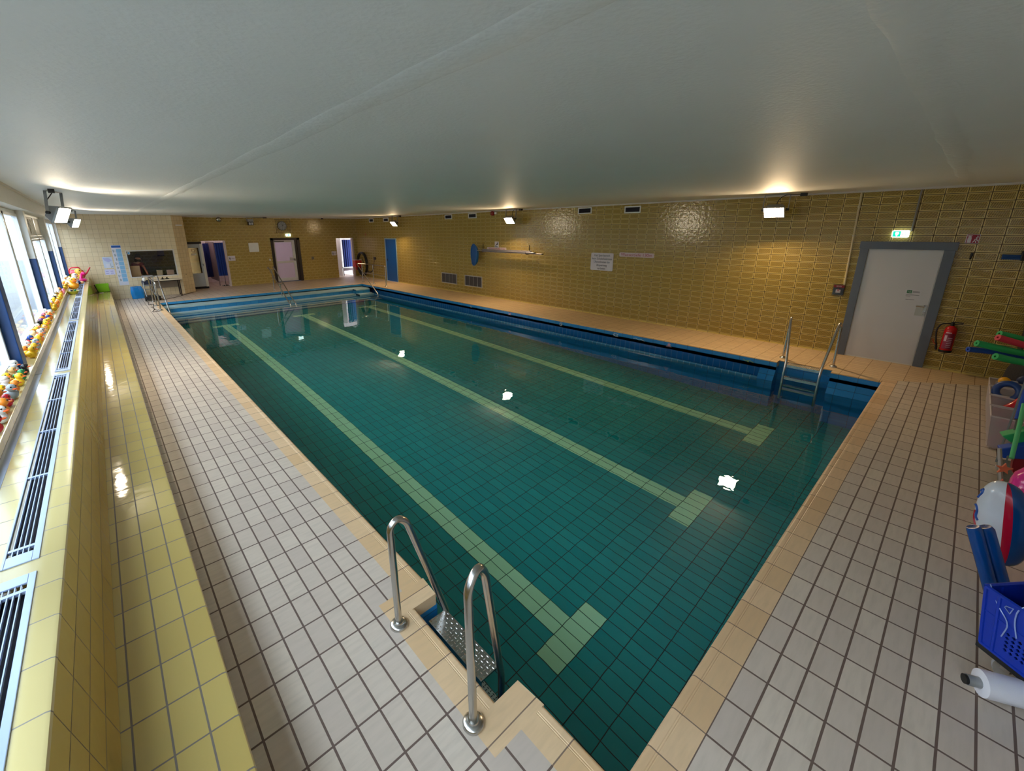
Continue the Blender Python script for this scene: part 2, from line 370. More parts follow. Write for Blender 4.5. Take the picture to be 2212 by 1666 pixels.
# 0 left deck, 1 near deck, 2 right strip, 3 far deck
slab([(0.02,0.397),(1.134,0.397),(1.134,1.004),(0.957,1.004),(0.957,2.115),(1.134,2.115),(1.134,YM+0.1),(0.02,YM+0.1)], 0)
slab([(-1.0,YB),(XW,YB),(XW,YB+0.04),(9.19,0.397),(-1.0,0.397)], 1)
slab([(8.990,0.567),(9.06,0.567),(9.19,0.397),(XW,YB+0.04),(XW,1.20),(9.157,1.20),(8.990,1.20)], 2)
slab([(9.157,1.20),(XW,1.20),(XW,1.98),(9.157,1.98)], 2)
slab([(8.990,1.98),(XW,1.98),(XW,YF+0.03),(8.990,YF+0.03)], 2)
slab([(1.134,YF+0.03),(XW,YF+0.03),(XW,YW+2.6),(1.134,YW+2.6)], 3)
struct('floor', mb, [M['deck_left'], M['deck_near'], M['deck_right'], M['deck_far']])

# coping: rounded nose strips round the pool
def nose(a, b, w, mb, r=0.022, dp=0.09):
    """strip from a to b (pool-side edge), w wide away from the pool, nose rounded towards the pool (right of a->b)"""
    a, b = Vector((*a, 0)), Vector((*b, 0)); t = (b-a).normalized(); n = Vector((t.y, -t.x, 0))
    pr = [(-w, -dp), (-w, 0.0)]
    pr += [(-0.062, 0.0), (-0.058, -0.002), (-0.054, 0.0), (-0.048, -0.002), (-0.044, 0.0)] if w > 0.1 else []
    for k in range(6):
        an = PI/2*(1-k/5); pr.append((-r+r*math.cos(an), -r+r*math.sin(an)))
    pr += [(0.0, -dp)]
    mb.prism(pr, a, n, (0,0,1), (b-a))
mb = MB()
mb.mat(0); nose((XL, 2.115), (XL, YF), 0.171, mb); nose((XL, YN), (XL, 1.004), 0.171, mb)
nose((1.128, 1.18), (1.128, 1.946), 0.171, mb)
mb.prism([(0.957,1.004),(XL,1.004),(XL-0.012,1.18),(0.957,1.18)], (0,0,-0.09), (1,0,0), (0,1,0), (0,0,0.09))
mb.prism([(0.957,1.946),(XL-0.012,1.946),(XL,2.115),(0.957,2.115)], (0,0,-0.09), (1,0,0), (0,1,0), (0,0,0.09))
struct('trim_1', mb, M['coping_left'])
mb = MB(); nose((9.03, YN), (1.134, YN), 0.17, mb)
mb.prism([(9.02,0.567),(9.06,0.567),(9.19,0.397),(9.02,0.397)], (0,0,-0.09), (1,0,0), (0,1,0), (0,0,0.09))
struct('trim_2', mb, M['coping_near'])
mb = MB(); nose((XR, 1.20), (XR, 0.567), 0.028, mb, 0.012, 0.02); nose((XR, YF), (XR, 1.98), 0.028, mb, 0.012, 0.02); nose((9.13, 1.98), (9.13, 1.20), 0.028, mb, 0.012, 0.02)
struct('trim_3', mb, M['coping_right'])
mb = MB(); nose((XL, YF), (XR, YF), 0.035, mb, 0.012, 0.02)
struct('trim_4', mb, M['coping_far'])

# pool basin
FY0, FZ0, FY1, FZ1 = YN, -1.80, 16.35, -1.22
def fz(y): return FZ0+(y-FY0)/(FY1-FY0)*(FZ1-FZ0)
basin = struct('pool_basin')
mb = MB(); mb.prism([(0.4, fz(0.4)), (18.7, fz(18.7)), (18.7, -2.1), (0.4, -2.1)], (1.0,0,0), (0,1,0), (0,0,1), (8.3,0,0))
obj('basin_floor', mb, M['pool_floor'], basin)
mb = MB()
ZB = -2.0
# left wall with ladder recess, near wall, right blocks
mb.mat(0)
mb.box(1.0, 0.5, ZB, XL-0.004, 1.18, -0.09); mb.box(1.0, 1.18, ZB, 1.124, 1.946, -0.09); mb.box(1.0, 1.946, ZB, XL-0.004, 18.6, -0.09)
mb.box(9.134, 1.20, ZB, 9.152, 1.98, -0.018); mb.box(9.15, 1.20, ZB, 9.4, 1.98, -0.1); mb.box(8.967, 0.5, ZB, 8.99, 1.20, -0.018); mb.box(8.967, 1.98, ZB, 8.99, 2.23, -0.018); mb.box(8.967, 0.5, ZB, 9.4, 1.20, -0.1); mb.box(8.967, 1.98, ZB, 9.4, 2.23, -0.1)
for ya, yb in ((0.5, 1.20), (1.98, 2.23)):      # lower courses lean out to the lip line
    mb.prism([(8.967,-0.16), (8.86,-0.36), (8.86,ZB), (8.967,ZB)], (0,ya,0), (1,0,0), (0,0,1), (0,yb-ya,0))
mb.box(8.967, 2.23, -0.165, 9.4, YF, -0.1); mb.box(8.967, 2.23, -0.165, 8.99, YF, -0.018)
mb.mat(1); mb.box(1.0, 0.3, ZB, 9.2, YN-0.004, -0.088); mb.box(1.0, YF+0.004, ZB, 9.2, YF+0.3, -0.1); mb.box(1.3, YF+0.004, -0.2, 8.97, YF+0.026, -0.018)
obj('basin_wall', mb, [M['blue_y'], M['blue_x']], basin)
mb = MB(); mb.box(9.14, 2.23, ZB, 9.4, YF, -0.165); mb.box(8.94, 2.23, -0.50, 9.14, YF, -0.42)
obj('gutter_channel', mb, M['gutter'], basin)
mb = MB(); mb.prism([(8.86,-0.345), (8.875,-0.325), (8.905,-0.325), (8.94,-0.36), (8.94,-0.50), (8.86,-0.50)], (0,2.23,0), (1,0,0), (0,0,1), (0,YF-2.23,0))
obj('gutter_lip', mb, M['lip'], basin)
mb = MB(); mb.box(8.862, 2.23, ZB, 8.94, YF, -0.50); obj('basin_side', mb, M['blue_y'], basin)
# far steps
fronts = [(17.86,-0.135),(17.58,-0.31),(17.30,-0.48),(17.02,-0.65),(16.74,-0.82),(16.46,-0.99)]
mb = MB(); prev = YF
for y, z in fronts:
    mb.box(XL-0.004, y+0.02, ZB, XR+0.0, prev+0.05 if prev == YF else prev+0.02, z); prev = y
obj('stairs', mb, M['blue_x'], basin)
mb = MB(); prev = YF
for y, z in fronts: mb.box(XL, y, z-0.045, XR, min(y+0.25, prev) if z < -0.2 else prev, z+0.004); prev = y
obj('stair_nosing', mb, M['nosing'], basin)
mb = MB()
for z, y in ((-0.135, 17.55), (-0.31, 17.2)):
    mb.mat(0).box(8.20, y+0.01, ZB, 8.86, 17.9, z+0.002); mb.mat(1).box(8.20, y, z-0.04, 8.86, y+0.35, z+0.008)
obj('corner_step', mb, [M['blue_x'], M['nosing']], basin)
mb = MB()
for cx in (2.66, 5.13, 7.635):
    ya, yb = 1.625, 15.25
    for (x0, x1, y0, y1) in ((cx-0.125, cx+0.125, ya+0.25, yb), (cx-0.375, cx+0.375, ya, ya+0.25), (cx-0.375, cx+0.375, yb, yb+0.25)):
        k = 20 if y1-y0 > 2 else 1
        for i in range(k):
            p, q = y0+(y1-y0)*i/k, y0+(y1-y0)*(i+1)/k
            mb.add([(x0,p,fz(p)+0.002),(x1,p,fz(p)+0.002),(x1,q,fz(q)+0.002),(x0,q,fz(q)+0.002),(x0,p,fz(p)-0.02),(x1,p,fz(p)-0.02),(x1,q,fz(q)-0.02),(x0,q,fz(q)-0.02)],
                   [(0,1,2,3),(7,6,5,4),(0,4,5,1),(2,6,7,3)])
obj('lane_line', mb, M['lane'], basin)
mb = MB(); mb.quad((1.12,0.56,ZW),(8.87,0.56,ZW),(8.87,18.0,ZW),(1.12,18.0,ZW))
mb.quad((8.87,1.2,ZW),(9.14,1.2,ZW),(9.14,1.98,ZW),(8.87,1.98,ZW))
struct('pool_water', mb, M['water'])

# walls
def wall_with_holes(name, ax, c, a0, a1, z0, z1, holes, m, th=0.12, sign=1):
    """a wall in the plane x=c or y=c, cut round the holes (a0,a1,z0,z1); sign = side on which the thickness lies"""
    As = sorted({a0, a1, *[h[0] for h in holes], *[h[1] for h in holes]}); Zs = sorted({z0, z1, *[h[2] for h in holes], *[h[3] for h in holes]})
    As = [a for a in As if a0 <= a <= a1]; Zs = [z for z in Zs if z0 <= z <= z1]; mb = MB()
    for i in range(len(As)-1):
        for j in range(len(Zs)-1):
            am, zm = (As[i]+As[i+1])/2, (Zs[j]+Zs[j+1])/2
            if any(h[0] < am < h[1] and h[2] < zm < h[3] for h in holes): continue
            if ax == 'y': mb.box(As[i], c, Zs[j], As[i+1], c+sign*th, Zs[j+1])
            else: mb.box(c, As[i], Zs[j], c+sign*th, As[i+1], Zs[j+1])
    return struct(name, mb, m)
DR = (0.20, 1.375, -0.1, 2.11)      # white door in the right wall
DB = (17.74, 18.74, -0.1, 1.99)     # blue door
wall_with_holes('wall_right', 'x', XW, YB, YW+0.12, -0.1, 3.1, [DR, DB], M['yel_right'])
HL, HR, HD = (3.37, 4.28, -0.1, 1.995), (9.31, 10.25, -0.1, 1.995), (6.16, 7.47, -0.1, 2.06)
HB = (2.62, 3.37, -0.1, 1.96)
wall_with_holes('wall_far', 'y', YW, 2.75, XW+0.12, -0.1, 3.1, [HL, HR, HD, HB], M['yel_far'])
BW = (0.785, 2.19, 0.77, 1.69)
wall_with_holes('wall_booth', 'y', YM, -1.05, 2.33, -0.1, 3.1, [BW], M['cream'])
mb = MB(); mb.prism([(2.33,YM),(2.75,YM+0.42),(2.75,YW+0.1),(2.63,YW+0.1),(2.63,YM+0.47),(2.25,YM+0.12)], (0,0,-0.1), (1,0,0), (0,1,0), (0,0,3.2))
struct('wall_chamfer', mb, M['cream_d'])
mb = MB(); mb.box(-1.2, YB-0.12, -0.1, XW+0.12, YB, 3.1); struct('wall_near', mb, M['offpaint'])
mb = MB(); mb.box(-0.765, YB, ZC, XW+0.12, 26.0, ZC+0.15)
struct('ceiling', mb, M['plaster'])
mb = MB(); mb.box(-1.2, 26, -0.1, 13, 26.1, 3.2); struct('wall_back', mb, M['offpaint'])
# ceiling seams: raised plaster strips along and across the room
def wob(n, a): return [random.uniform(-a, a) for _ in range(n)]
mb = MB(); n = 60; w1, w2 = wob(n, 0.012), wob(n, 0.02)
for i in range(n-1):
    y0, y1 = YB+(YM-YB)*i/(n-1), YB+(YM-YB)*(i+1)/(n-1)
    a0, a1, b0, b1 = 1.075+w1[i], 1.075+w1[i+1], 1.20+w2[i], 1.20+w2[i+1]
    mb.add([(a0-0.012,y0,ZC),(a0,y0,ZC-0.0035),(b0,y0,ZC-0.0025),(b0+0.015,y0,ZC),(a1-0.012,y1,ZC),(a1,y1,ZC-0.0035),(b1,y1,ZC-0.0025),(b1+0.015,y1,ZC)],
           [(0,1,5,4),(1,2,6,5),(2,3,7,6)])
struct('trim_5', mb, M['plaster_seam'], smooth=20)
mb = MB(); n = 40; w1, w2 = wob(n, 0.012), wob(n, 0.03)
for i in range(n-1):
    x0, x1 = 1.2+(XW-1.2)*i/(n-1), 1.2+(XW-1.2)*(i+1)/(n-1)
    a0, a1, b0, b1 = 0.33+w1[i], 0.33+w1[i+1], 0.22+w2[i], 0.22+w2[i+1]
    mb.add([(x0,a0+0.02,ZC),(x0,a0,ZC-0.003),(x0,b0,ZC-0.002),(x0,b0-0.015,ZC),(x1,a1+0.02,ZC),(x1,a1,ZC-0.003),(x1,b1,ZC-0.002),(x1,b1-0.015,ZC)],
           [(4,5,1,0),(5,6,2,1),(6,7,3,2)])
struct('trim_6', mb, M['plaster_seam'], smooth=20)
mb = MB(); mb.box(XW-0.05, YB, ZC-0.02, XW, YW, ZC); mb.box(XW-0.012, YB, 2.955, XW, YW, ZC-0.02); struct('trim_7', mb, M['trimwhite'])
mb = MB(); mb.box(2.75, YW-0.05, ZC-0.02, XW-0.05, YW, ZC); mb.box(2.75, YW-0.012, 2.955, XW-0.05, YW, ZC-0.02); struct('trim_8', mb, M['trimwhite'])
cove = tiles('cove_base_tile', 'yx', 0.2515, 5.0, 0.249, -20, 0.0038, (212,186,104), (200,172,92), (84,64,30), 0.2)
mb = MB()
for ya, yb in ((YB, DR[0]), (DR[1], DB[0]-0.03), (DB[1]+0.03, YW)): mb.prism([(0,0),(-0.016,0.0),(-0.010,0.012),(-0.004,0.031),(0,0.031)], (XW,ya,0), (1,0,0), (0,0,1), (0,yb-ya,0))
struct('baseboard_right', mb, cove)

# left wall: sill, ledge, bench, posts, windows, beam
mb = MB()
mb.mat(0).prism([(-0.300,0.35),(0.076,0.35),(0.090,0.346),(0.096,0.335),(0.096,-0.05),(-0.300,-0.05)], (0,YB,0), (1,0,0), (0,0,1), (0,YM-YB,0))
bench = struct('bench')
obj('seat', mb, M['bench_seat'], bench, smooth=40)
mb = MB(); mb.prism([(-0.300,0.0),(-0.300,0.352),(-0.392,0.835),(-0.42,0.835),(-0.42,0.0)], (0,YB,0), (1,0,0), (0,0,1), (0,YM-YB,0))
obj('backrest', mb, M['bench_back'], bench)
ledge = struct('window_ledge')
mb = MB(); mb.prism([(-0.42,0.80),(-0.392,0.82),(-0.392,0.836),(-0.397,0.846),(-0.408,0.85),(-0.486,0.85),(-0.486,0.80)], (0,YB,0), (1,0,0), (0,0,1), (0,YM-YB,0))
mb.box(-0.617, YB, 0.0, -0.95, YM, 0.842); mb.box(-0.617, YB, 0.842, -0.722, YM, 0.85)
GR = [(-1.25, 2.59), (2.70, 6.47), (6.60, 10.37), (10.50, 14.27), (14.40, 17.9), (18.03, 20.2)]
for i in range(len(GR)-1): mb.box(-0.617, GR[i][1], 0.80, -0.486, GR[i+1][0], 0.85)
mb.box(-0.617, GR[-1][1], 0.80, -0.486, YM, 0.85)
obj('ledge_top', mb, M['ledge'], ledge, smooth=40)
mb = MB(); mb.box(-0.95, YB, 0.842, -0.778, YM, 0.93); obj('sill_front', mb, M['ledge_v'], ledge)
mb = MB(); mb.box(-0.96, YB, 0.93, -0.768, YM, 0.945); obj('sill_top', mb, M['ledge'], ledge, bevel=0.004)
mb = MB(); mb.box(-0.62, YB, 0.40, -0.48, YM, 0.42); obj('duct_floor', mb, M['dark'], ledge)
cuts = [YB, 2.62, 6.62, 10.40, 14.30, 17.95, 20.2]
for i in range(6):
    mb = MB(); mb.box(-0.777, cuts[i]+0.01, 0.842, -0.722, cuts[i+1]-0.01, 0.853); obj('cover_strip', mb, M['duct'], ledge)
# ventilation grilles set in the ledge
names = ['nearest the camera', 'second along the ledge from the camera', 'third along the ledge from the camera', 'fourth along the ledge from the camera', 'fifth along the ledge', 'last one, beside the toys']
for (ya, yb), nm in zip(GR, names):
    g = thing('ventilation_grille', 'long pale metal ventilation grille with dark slots, '+nm, 'grille', (-0.55, ya, 0.85), 'ventilation grilles in the window ledge')
    mb = MB(); z0, z1 = 0.846, 0.856
    mb.box(-0.617, ya, z0, -0.607, yb, z1); mb.box(-0.512, ya, z0, -0.486, yb, z1); mb.box(-0.607, ya, z0, -0.512, ya+0.09, z1); mb.box(-0.607, yb-0.07, z0, -0.512, yb, z1)
    obj('frame', mb, M['alu'], g, bevel=0.002)
    mb = MB()
    for k in range(1, 5): x = -0.609+0.0965*k/5; mb.box(x-0.002, ya+0.09, 0.838, x+0.002, yb-0.07, 0.852)
    nb = max(2, round((yb-ya)/0.72)); ys = [ya+0.15]+[ya+0.15+(yb-ya-0.27)*k/(nb-1) for k in range(1, nb)]
    for y in ys: mb.box(-0.607, y-0.010, 0.838, -0.512, y+0.010, 0.853)
    obj('bars', mb, M['alu'], g)
    mb = MB(); mb.box(-0.609, ya+0.02, 0.79, -0.510, yb-0.02, 0.80); obj('shadow_box', mb, M['dark'], g)
# posts
PY = [-1.75, 2.4, 6.6, 10.78, 14.98, 19.16]
for i, y in enumerate(PY):
    p = struct('pillar_%d' % (i+1)); p.location = (-0.88, y, 0.945)
    mb = MB(); mb.box(-0.99, y, 0.945, -0.832, y+0.24, 1.94); obj('blue_base', mb, M['bluepaint'], p, bevel=0.006)
    mb = MB(); mb.box(-0.99, y, 1.94, -0.832, y+0.24, 2.74); obj('white_shaft', mb, M['whitepaint'], p, bevel=0.006)
mb = MB(); mb.box(-1.05, YB, 2.735, -0.752, YM+0.1, 3.1); struct('wall_left', mb, M['offpaint'])
mb = MB(); mb.box(-0.765, YB, ZC-0.03, -0.735, YM, ZC); struct('trim_9', mb, M['trimwhite'])
# windows between the posts
def window(idx, y0, y1, mull, top_panel=False):
    w = struct('window_%d' % idx); mb = MB(); f = 0.055
    x0, x1 = -0.985, -0.925; zb, zt = 0.947, 2.735
    mb.box(x0,y0,zb,x1,y0+f,zt); mb.box(x0,y1-f,zb,x1,y1,zt); mb.box(x0,y0,zb,x1,y1,zb+f); mb.box(x0,y0,zt-f,x1,y1,zt)
    cols = [y0+f]+mull+[y1-f]
    for m in mull: mb.box(x0, m-0.05, zb, x1, m+0.05, zt)
    zt2 = zt-f
    if top_panel: zt2 = 2.26; mb.box(x0, y0, 2.26, x1, y1, 2.32)
    obj('frame', mb, M['pvc'], w, bevel=0.006)
    for i in range(len(cols)-1):
        a = cols[i]+(0.05 if i else 0); b = cols[i+1]-(0.05 if i < len(cols)-2 else 0)
        mb = MB()      # sash
        s = 0.045
        mb.box(-0.97,a,zb+f,-0.91,a+s,zt2); mb.box(-0.97,b-s,zb+f,-0.91,b,zt2); mb.box(-0.97,a,zb+f,-0.91,b,zb+f+s); mb.box(-0.97,a,zt2-s,-0.91,b,zt2)
        so = obj('sash', mb, M['pvc'], w, bevel=0.005)
        mb = MB(); mb.box(-0.950,a+s-0.005,zb+f+s-0.005,-0.944,b-s+0.005,zt2-s+0.005); obj('pane', mb, M['pane'], so)
    if top_panel:
        mb = MB(); mb.box(-0.975, y0+f, 2.32, -0.94, y1-f, zt-f)
        for k in range(7): yy = y0+1.6+0.17*k; mb.box(-0.94, yy, 2.36, -0.925, yy+0.07, 2.64)
        obj('upper_panel', mb, M['offpaint'], w)
    return w
window(1, -1.5, 2.4, [0.5]); window(2, 2.64, 6.6, [5.0]); window(3, 6.84, 10.78, [9.15]); window(4, 11.02, 14.98, [13.6], True)
window(5, 15.22, 19.16, [17.5]); window(6, 19.40, YM, [])
b = thing('bulkhead_light', 'small round unlit white lamp on the panel above the window', 'lamp', (-0.94, 12.45, 2.52))
mb = MB(); mb.ell((-0.925,12.45,2.52), (0.03,0.055,0.055)); obj('globe', mb, M['whitepaint'], b, smooth=60)
mb = MB(); mb.cyl((-0.945,12.45,2.52), (-0.935,12.45,2.52), 0.05); obj('base', mb, M['lampgrey'], b)

# ------------------------------------------------------------------ outdoors, seen through the windows
mb = MB(); mb.box(-60, -30, -0.3, -1.1, 60, -0.1); struct('ground_outside', mb, plain('pale_paving', (116,118,120), 0.8, scale=0.6))
mb = MB(); mb.box(-4.2, -6, -0.1, -3.9, 28, 0.55); struct('wall_terrace', mb, plain('pale_stone', (134,130,124), 0.8))
hs = thing('house', 'pale rendered house seen through the windows', 'house', (-14, 9, -0.1))
mb = MB(); mb.box(-20, -10, -0.1, -13, 30, 5.0); obj('wall', mb, plain('pale_render', (124,124,122), 0.8), hs)
mb = MB(); mb.prism([(-20.5,5.0),(-12.4,5.0),(-16.5,7.4)], (0,-10.4,0), (1,0,0), (0,0,1), (0,40.8,0)); obj('roof', mb, plain('grey_roof', (80,74,74), 0.7), hs)
for y in (-4, 2, 8, 14, 20, 26):
    mb = MB(); mb.box(-13.05, y, 1.0, -12.97, y+1.6, 2.6); obj('window', mb, plain('far_window', (60,74,90), 0.2), hs)

# ------------------------------------------------------------------ floodlights
def floodlight(c, n, top, label, glow, group, w=0.36, h=0.26, dep=0.13, lit=True):
    c, n = Vector(c), Vector(n).normalized(); s = n.cross(Vector((0,0,1))).normalized(); t = s.cross(n)
    L = thing('floodlight', label, 'lamp', c, group)
    mb = MB(); A, B = w/2, h/2
    F = [c+n*dep*0.5+s*a*A+t*b*B for a, b in ((-1,-1),(1,-1),(1,1),(-1,1))]
    K = [c-n*dep*0.5+s*a*A*0.62+t*b*B*0.62 for a, b in ((-1,-1),(1,-1),(1,1),(-1,1))]
    mb.add(F+K, [(7,6,5,4),(0,4,5,1),(1,5,6,2),(2,6,7,3),(3,7,4,0)])
    obj('housing', mb, M['lampgrey'], L, bevel=0.008)
    mb = MB(); e = 0.018
    for a0, b0, a1, b1 in ((-A,-B,A,-B+e),(-A,B-e,A,B),(-A,-B,-A+e,B),(A-e,-B,A,B)):
        mb.obox(c+n*(dep*0.5+0.01)+s*(a0+a1)/2+t*(b0+b1)/2, s*(a1-a0)/2, t*(b1-b0)/2, n*0.012)
    obj('rim', mb, M['lampgrey'], L)
    mb = MB(); q = c+n*(dep*0.5+0.002)
    mb.quad(q-s*(A-e)-t*(B-e), q+s*(A-e)-t*(B-e), q+s*(A-e)+t*(B-e), q-s*(A-e)+t*(B-e)); obj('lamp_glass', mb, glow, L)
    mb = MB(); T = Vector(top); hs = Vector((s.x, s.y, 0)).normalized()
    pts = [c+s*(A+0.03), T+hs*(A+0.03)-Vector((0,0,0.012)), T-hs*(A+0.03)-Vector((0,0,0.012)), c-s*(A+0.03)]
    for i in range(3):
        d = (pts[i+1]-pts[i]); dn = d.normalized(); sd = dn.cross(hs if abs(dn.dot(hs)) < 0.5 else Vector((0,0,1))).normalized()
        mb.obox((pts[i]+pts[i+1])/2, d/2, sd*0.018, dn.cross(sd)*0.005)
    obj('bracket', mb, M['lampgrey'], L)
    for k in (-1, 1):
        mb = MB(); mb.cyl(c+s*k*(A-0.005), c+s*k*(A+0.045), 0.022, 12); obj('pivot_bolt', mb, M['black'], L)
    mb = MB(); j = T+Vector((0,-0.42,-0.03)); mb.box(j.x-0.035, j.y-0.05, ZC-0.055, j.x+0.035, j.y+0.05, ZC)
    mb.tube(arc([c-n*dep*0.4, c-n*0.12+Vector((0,0,0.08)), T+Vector((0,-0.1,-0.02)), j+Vector((0,0.04,0.01))], 0.08), 0.007, 6)
    obj('junction_box', mb, M['black'], L)
    return L
gr = 'lit floodlights along the relief tiled wall'
floodlight((10.10,2.735,2.70), (-0.74,-0.05,-0.67), (10.12,2.735,ZC), 'lit ceiling floodlight above the wall beside the white door', M['glow'], gr)
floodlight((10.10,9.98,2.69), (-0.74,-0.05,-0.67), (10.12,9.98,ZC), 'lit ceiling floodlight above the aluminium rescue poles', M['glow'], gr)
floodlight((10.10,17.15,2.69), (-0.74,-0.05,-0.67), (10.12,17.15,ZC), 'lit ceiling floodlight above the narrow blue door', M['glow'], gr)
gr = 'lit floodlights over the window ledge'
floodlight((-0.365,9.25,2.66), (0.834,-0.34,-0.435), (-0.345,9.45,ZC), 'large tilted ceiling floodlight on the window side, in front of the smaller looking one', M['glow_left'], gr)
floodlight((-0.37,16.75,2.66), (0.834,-0.34,-0.435), (-0.35,16.95,ZC), 'tilted window side floodlight close to the cream tiled booth wall', M['glow_left'], gr)

# ------------------------------------------------------------------ doors and the rooms behind the far wall
def lever(o, p, u, v, n, m, L=0.11, ln=None):
    p, u, v, n = Vector(p), Vector(u), Vector(v), Vector(n)
    mb = MB(); mb.obox(p+n*0.004, u*0.018, v*0.055, n*0.004); mb.cyl(p+v*0.03+n*0.005, p+v*0.03+n*0.05, 0.009, 8)
    mb.tube(arc([p+v*0.03+n*0.045, p+v*0.03+n*0.05+u*0.02, p+v*0.03+n*0.05+u*L], 0.015), 0.009, 8)
    h = obj('handle', mb, m, o, smooth=40); return h
# white door with the grey frame, right wall
d = struct('door_1'); d.location = (XW, 0.8, 0)
mb = MB(); x0, x1 = XW-0.055, XW+0.10
mb.box(x0, 1.262, 0, x1, 1.378, 1.985); mb.box(x0, 0.200, 0, x1, 0.330, 1.985); mb.box(x0-0.006, 0.185, 1.985, x1, 1.392, 2.115)
obj('frame', mb, M['graypaint'], d, bevel=0.004)
mb = MB(); mb.box(XW-0.035, 0.338, 0.018, XW+0.02, 1.254, 1.975); lf = obj('leaf', mb, M['doorwhite'], d, bevel=0.004)
mb = MB(); mb.box(XW-0.03, 0.33, 0.0, XW+0.01, 1.262, 1.985); obj('light_seal', mb, M['whitepaint'], d)
mb = MB(); mb.box(XW-0.038, 0.345, 0.885, XW-0.033, 0.475, 1.065); obj('lock_plate', mb, plain('worn_lock_plate', (178,178,172), 0.35, 0.3), lf)
lever(lf, (XW-0.038, 0.368, 1.02), (0,1,0), (0,0,1), (-1,0,0), M['steel'])
mb = MB(); mb.box(XW-0.045, 0.356, 0.90, XW-0.038, 0.378, 0.955); obj('cylinder', mb, M['steel'], lf)
n_ = thing('door_notice', 'white paper notice with green logo taped on the white door', 'notice', (XW-0.035, 0.56, 1.22)); xq = XW-0.036
mb = MB(); mb.prism([(-0.661,1.325),(-0.463,1.325),(-0.458,1.128),(-0.655,1.12)], (xq,0,0), (0,-1,0), (0,0,1), (-0.002,0,0)); obj('sheet', mb, plain('notice_paper', (206,206,212), 0.7), n_)
mb = MB()
for k, (a, b) in enumerate(((0,0.012),(0.018,0.030),(0.036,0.044),(0.048,0.060))): mb.box(xq-0.003, 0.635-a, 1.255, xq-0.002, 0.635-b, 1.31)
mb.box(xq-0.003, 0.635, 1.255, xq-0.002, 0.59, 1.265); mb.box(xq-0.003, 0.63, 1.30, xq-0.002, 0.575, 1.31); obj('logo', mb, plain('logo_green', (40,130,84), 0.6), n_)
mb = MB()
for z, a, b in ((1.285,0.565,0.48),(1.27,0.565,0.475),(1.225,0.64,0.475),(1.205,0.64,0.58),(1.145,0.63,0.52)): mb.box(xq-0.003, a, z, xq-0.002, b, z+0.007)
obj('print', mb, plain('notice_print', (96,100,110), 0.6), n_)
mb = MB(); mb.box(XW+0.1, 0.1, -0.1, XW+0.14, 1.5, 2.3); obj('backing', mb, M['dark'], d)
# blue door
d = struct('door_2'); d.location = (XW, 18.2, 0)
mb = MB(); mb.box(XW-0.02, 17.70, 0, XW+0.1, 17.755, 1.965); mb.box(XW-0.02, 18.725, 0, XW+0.1, 18.78, 1.965); mb.box(XW-0.02, 17.70, 1.965, XW+0.1, 18.78, 2.01)
obj('frame', mb, plain('pale_bluegrey_frame', (150,178,196), 0.5), d)
mb = MB(); mb.box(XW-0.004, 17.757, 0.012, XW+0.05, 18.723, 1.963); lf = obj('leaf', mb, plain('bright_blue_door', (0,96,184), 0.4, noise=0.04), d)
lever(lf, (XW-0.004, 18.62, 1.0), (0,-1,0), (0,0,1), (-1,0,0), M['black'])
mb = MB(); mb.box(XW+0.1, 17.6, -0.1, XW+0.14, 18.9, 2.2); obj('backing', mb, M['dark'], d)
# glazed far door in the black frame
d = struct('door_3'); d.location = (6.8, YW, 0)
mb = MB(); mb.box(6.145, YW-0.03, 0, 6.265, YW+0.2, 2.06); mb.box(7.335, YW-0.03, 0, 7.47, YW+0.2, 2.06); mb.box(6.145, YW-0.03, 1.955, 7.47, YW+0.2, 2.06); mb.box(7.235, YW+0.0, 0, 7.34, YW+0.2, 1.96)
obj('frame', mb, M['brownblack'], d, bevel=0.004)
mb = MB(); y0, y1 = YW+0.03, YW+0.08
mb.box(6.268, y0, 0.04, 6.325, y1, 1.95); mb.box(7.10, y0, 0.04, 7.232, y1, 1.95); mb.box(6.325, y0, 1.86, 7.10, y1, 1.95); mb.box(6.325, y0, 0.89, 7.10, y1, 0.985); mb.box(6.325, y0, 0.04, 7.10, y1, 0.19)
lf = obj('leaf', mb, plain('pale_door_frame', (196,196,194), 0.4), d, bevel=0.004)
for z0, z1 in ((0.19, 0.89), (0.985, 1.86)):
    mb = MB(); mb.box(6.32, YW+0.05, z0, 7.105, YW+0.056, z1); obj('pane', mb, M['milk'], lf)
lever(lf, (7.165, y0, 1.03), (-1,0,0), (0,0,1), (0,-1,0), M['black'], 0.12)
mb = MB(); mb.box(6.93, YW+0.042, 1.01, 7.08, YW+0.049, 1.15); obj('notice', mb, plain('grey_notice', (170,166,170), 0.6), lf)
mb = MB(); mb.box(6.27, YW-0.03, 0, 7.33, YW+0.3, 0.03); obj('threshold', mb, plain('bluegrey_sill', (96,106,136), 0.5), d)
mb = MB(); mb.box(6.30, YW+0.005, 1.885, 6.75, YW+0.03, 1.925); obj('closer_rail', mb, M['brownblack'], lf)
